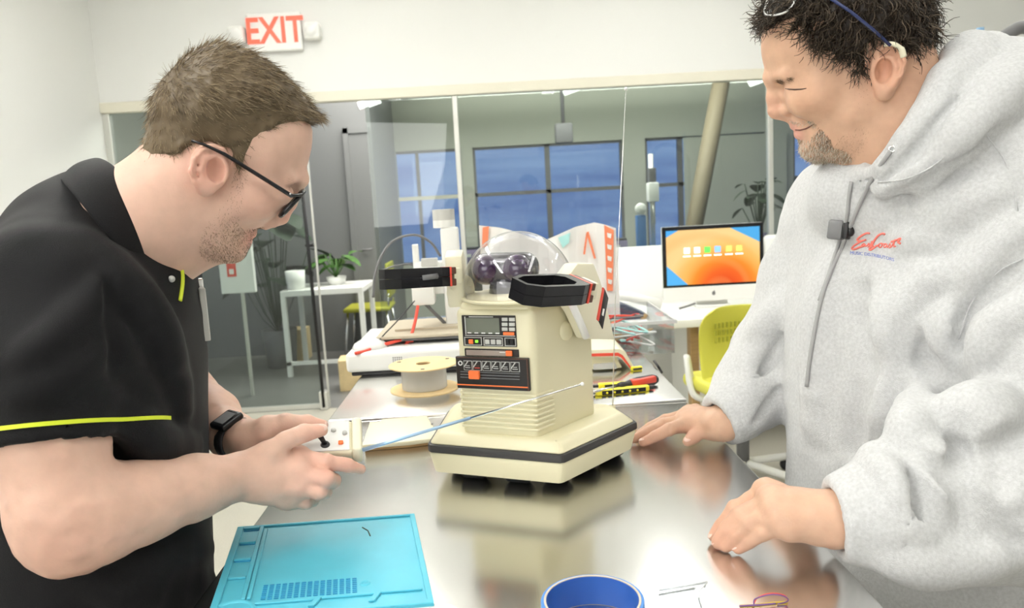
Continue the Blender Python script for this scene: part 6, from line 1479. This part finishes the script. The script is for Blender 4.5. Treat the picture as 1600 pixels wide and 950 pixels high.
# ---- goatee, stubble, eyebrow
gn = ((np.cross(Vh2[Qh2[:, 2]]-Vh2[Qh2[:, 0]], Vh2[Qh2[:, 3]]-Vh2[Qh2[:, 1]]))*Vh2[Qh2[:, 0]]).sum(); Q2O = Qh2 if gn > 0 else Qh2[:, ::-1]
GR = [(.72, .66, .56), (.55, .47, .37), (.26, .19, .12), (.85, .8, .7), (.42, .32, .22)]; DK = [(.06, .04, .03), (.12, .08, .05), (.2, .14, .09)]
beard(G, Vh2, Q2O, [([(1246, 216), (1262, 214), (1278, 200), (1288, 205), (1300, 225), (1318, 232), (1330, 246), (1300, 254), (1275, 254), (1252, 240)], 2800, .0065, .00034, GR, .35), ([(1278, 196), (1292, 208), (1300, 226), (1286, 232), (1272, 214)], 650, .005, .0003, DK, .3),
                    ([(1228, 184), (1240, 188), (1268, 186), (1274, 196), (1262, 194), (1244, 193)], 650, .0035, .00026, GR, .3), ([(1300, 215), (1345, 190), (1352, 215), (1335, 240), (1300, 250)], 1000, .0026, .00022, [(.26, .17, .11), (.34, .24, .16)], .3), ([(1330, 108), (1352, 112), (1348, 170), (1330, 180)], 300, .0022, .0002, [(.26, .17, .11)], .3)], 'beard', PER2, BASE2, 61)
fh3 = cloth_hit(Whd2, Qhd2)
rg = np.random.default_rng(71); bp_ = [np.array(v) for v in ((1207, 126), (1226, 121), (1252, 122), (1266, 129), (1246, 129), (1218, 131))]
br_, bd_ = [], []
while len(br_) < 260:
    x, y = rg.uniform(1206, 1267), rg.uniform(120, 132)
    if poly_sd(np.array([x]), np.array([y]), bp_)[0] < 0: continue
    q = fh3(x, y, -.0003)
    if q is not None: br_.append(q); bd_.append(-G.eu*1.0+G.ev*rg.normal(.0, .15)+G.ew*.22)
bc_l = np.array([(.10, .065, .04), (.17, .11, .07), (.24, .16, .10)])[rg.integers(0, 3, 260)]
v_, q_, c_ = strands(np.array(br_), np.array(bd_), np.full(260, .007)*rg.uniform(.6, 1.2, 260), .00040, bc_l, None, 2, .2, 0, 72)
o = link('eyebrow', raw_mesh('eyebrow', v_-BASE2, q_, c_), MAT['hair_strand'], PER2); o['kind'] = 'stuff'
mat('lash', (.09, .05, .035), .6); mat('lip_line', (.20, .08, .06), .6)
for nm, pix, rr_, mm in (('eyelashes', [(1227, 138.5), (1233, 139.5), (1242, 140), (1252, 139.5), (1260, 138)], [.0005, .0009, .0011, .0009, .0004], 'lash'), ('mouth_line', [(1243, 203), (1250, 203.5), (1259, 201), (1268, 196.5), (1272, 194)], [.0008, .0010, .0010, .0008, .0004], 'lip_line')):
    pts = [fh3(x, y, .0002) for x, y in pix]; ok = [(p_, r_) for p_, r_ in zip(pts, rr_) if p_ is not None]
    if len(ok) > 2: o = MB().tube([p_ for p_, r_ in ok], [r_ for p_, r_ in ok], 8).build(nm, MAT[mm], None); child(o, PER2, BASE2)
# ---- glasses pushed up on the head, ear piece
gr = empty('eyeglasses', gw(1225, 10), 0, 'clear-lensed eyeglasses pushed up on the head of the person in the hoodie', 'glasses'); go = np.array(gr.location)
mat('navy_gloss', (.02, .03, .10), .25)
def gp2(t, phi, out=0.):
    v_ = L_(1215, -20)[1]*(1-t)+L_(1215, 31)[1]*t; a_, b_e = .127+out-.012*(1-t), .098+out-.006*(1-t)
    return G.world(np.array([[a_*math.cos(math.radians(phi)), v_, b_e*math.sin(math.radians(phi))]]))[0]-go
for s in (1, -1):
    lp_ = []
    for k in range(28):
        a = 2*math.pi*k/28; cx_, cy_ = abs(math.cos(a))**.7*np.sign(math.cos(a)), abs(math.sin(a))**.7*np.sign(math.sin(a))
        lp_.append(gp2(.5-.48*cy_, 8+s*(27+14*cx_), .006))
    MB().tube(lp_+[lp_[0]], .0013, 8, cap=False).build('rim', MAT['white_gloss'], gr)
    b2 = bmesh.new(); b2.faces.new([b2.verts.new(v) for v in lp_]); q = MB(); q.add(b2); q.build('lens', MAT['clear'], gr)
    MB().tube([gp2(.2, 8+s*41, .006), G.world(np.array([L_(1285, 5, s*.098)]))[0]-go, G.world(np.array([L_(1320, 28, s*.100)]))[0]-go, G.world(np.array([L_(1355, 56, s*.099)]))[0]-go, G.world(np.array([L_(1378, 76, s*.094)]))[0]-go], .0020, 8).build('temple', MAT['navy_gloss'], gr)
MB().tube([gp2(.35, 21, .006), gp2(.3, 8, .010), gp2(.35, -5, .006)], .0016, 8).build('bridge', MAT['white_gloss'], gr)
o = MB().tube(spline([gw(1370, 74, .090), gw(1383, 74, .092), gw(1394, 81, .090), gw(1398, 92, .088)], 5), [.0028]*10+[.0038]*6, 8).build('ear_piece', MAT['cream_light']); tag(o, 'cream hearing piece behind the ear of the person in the hoodie', 'hearing aid')
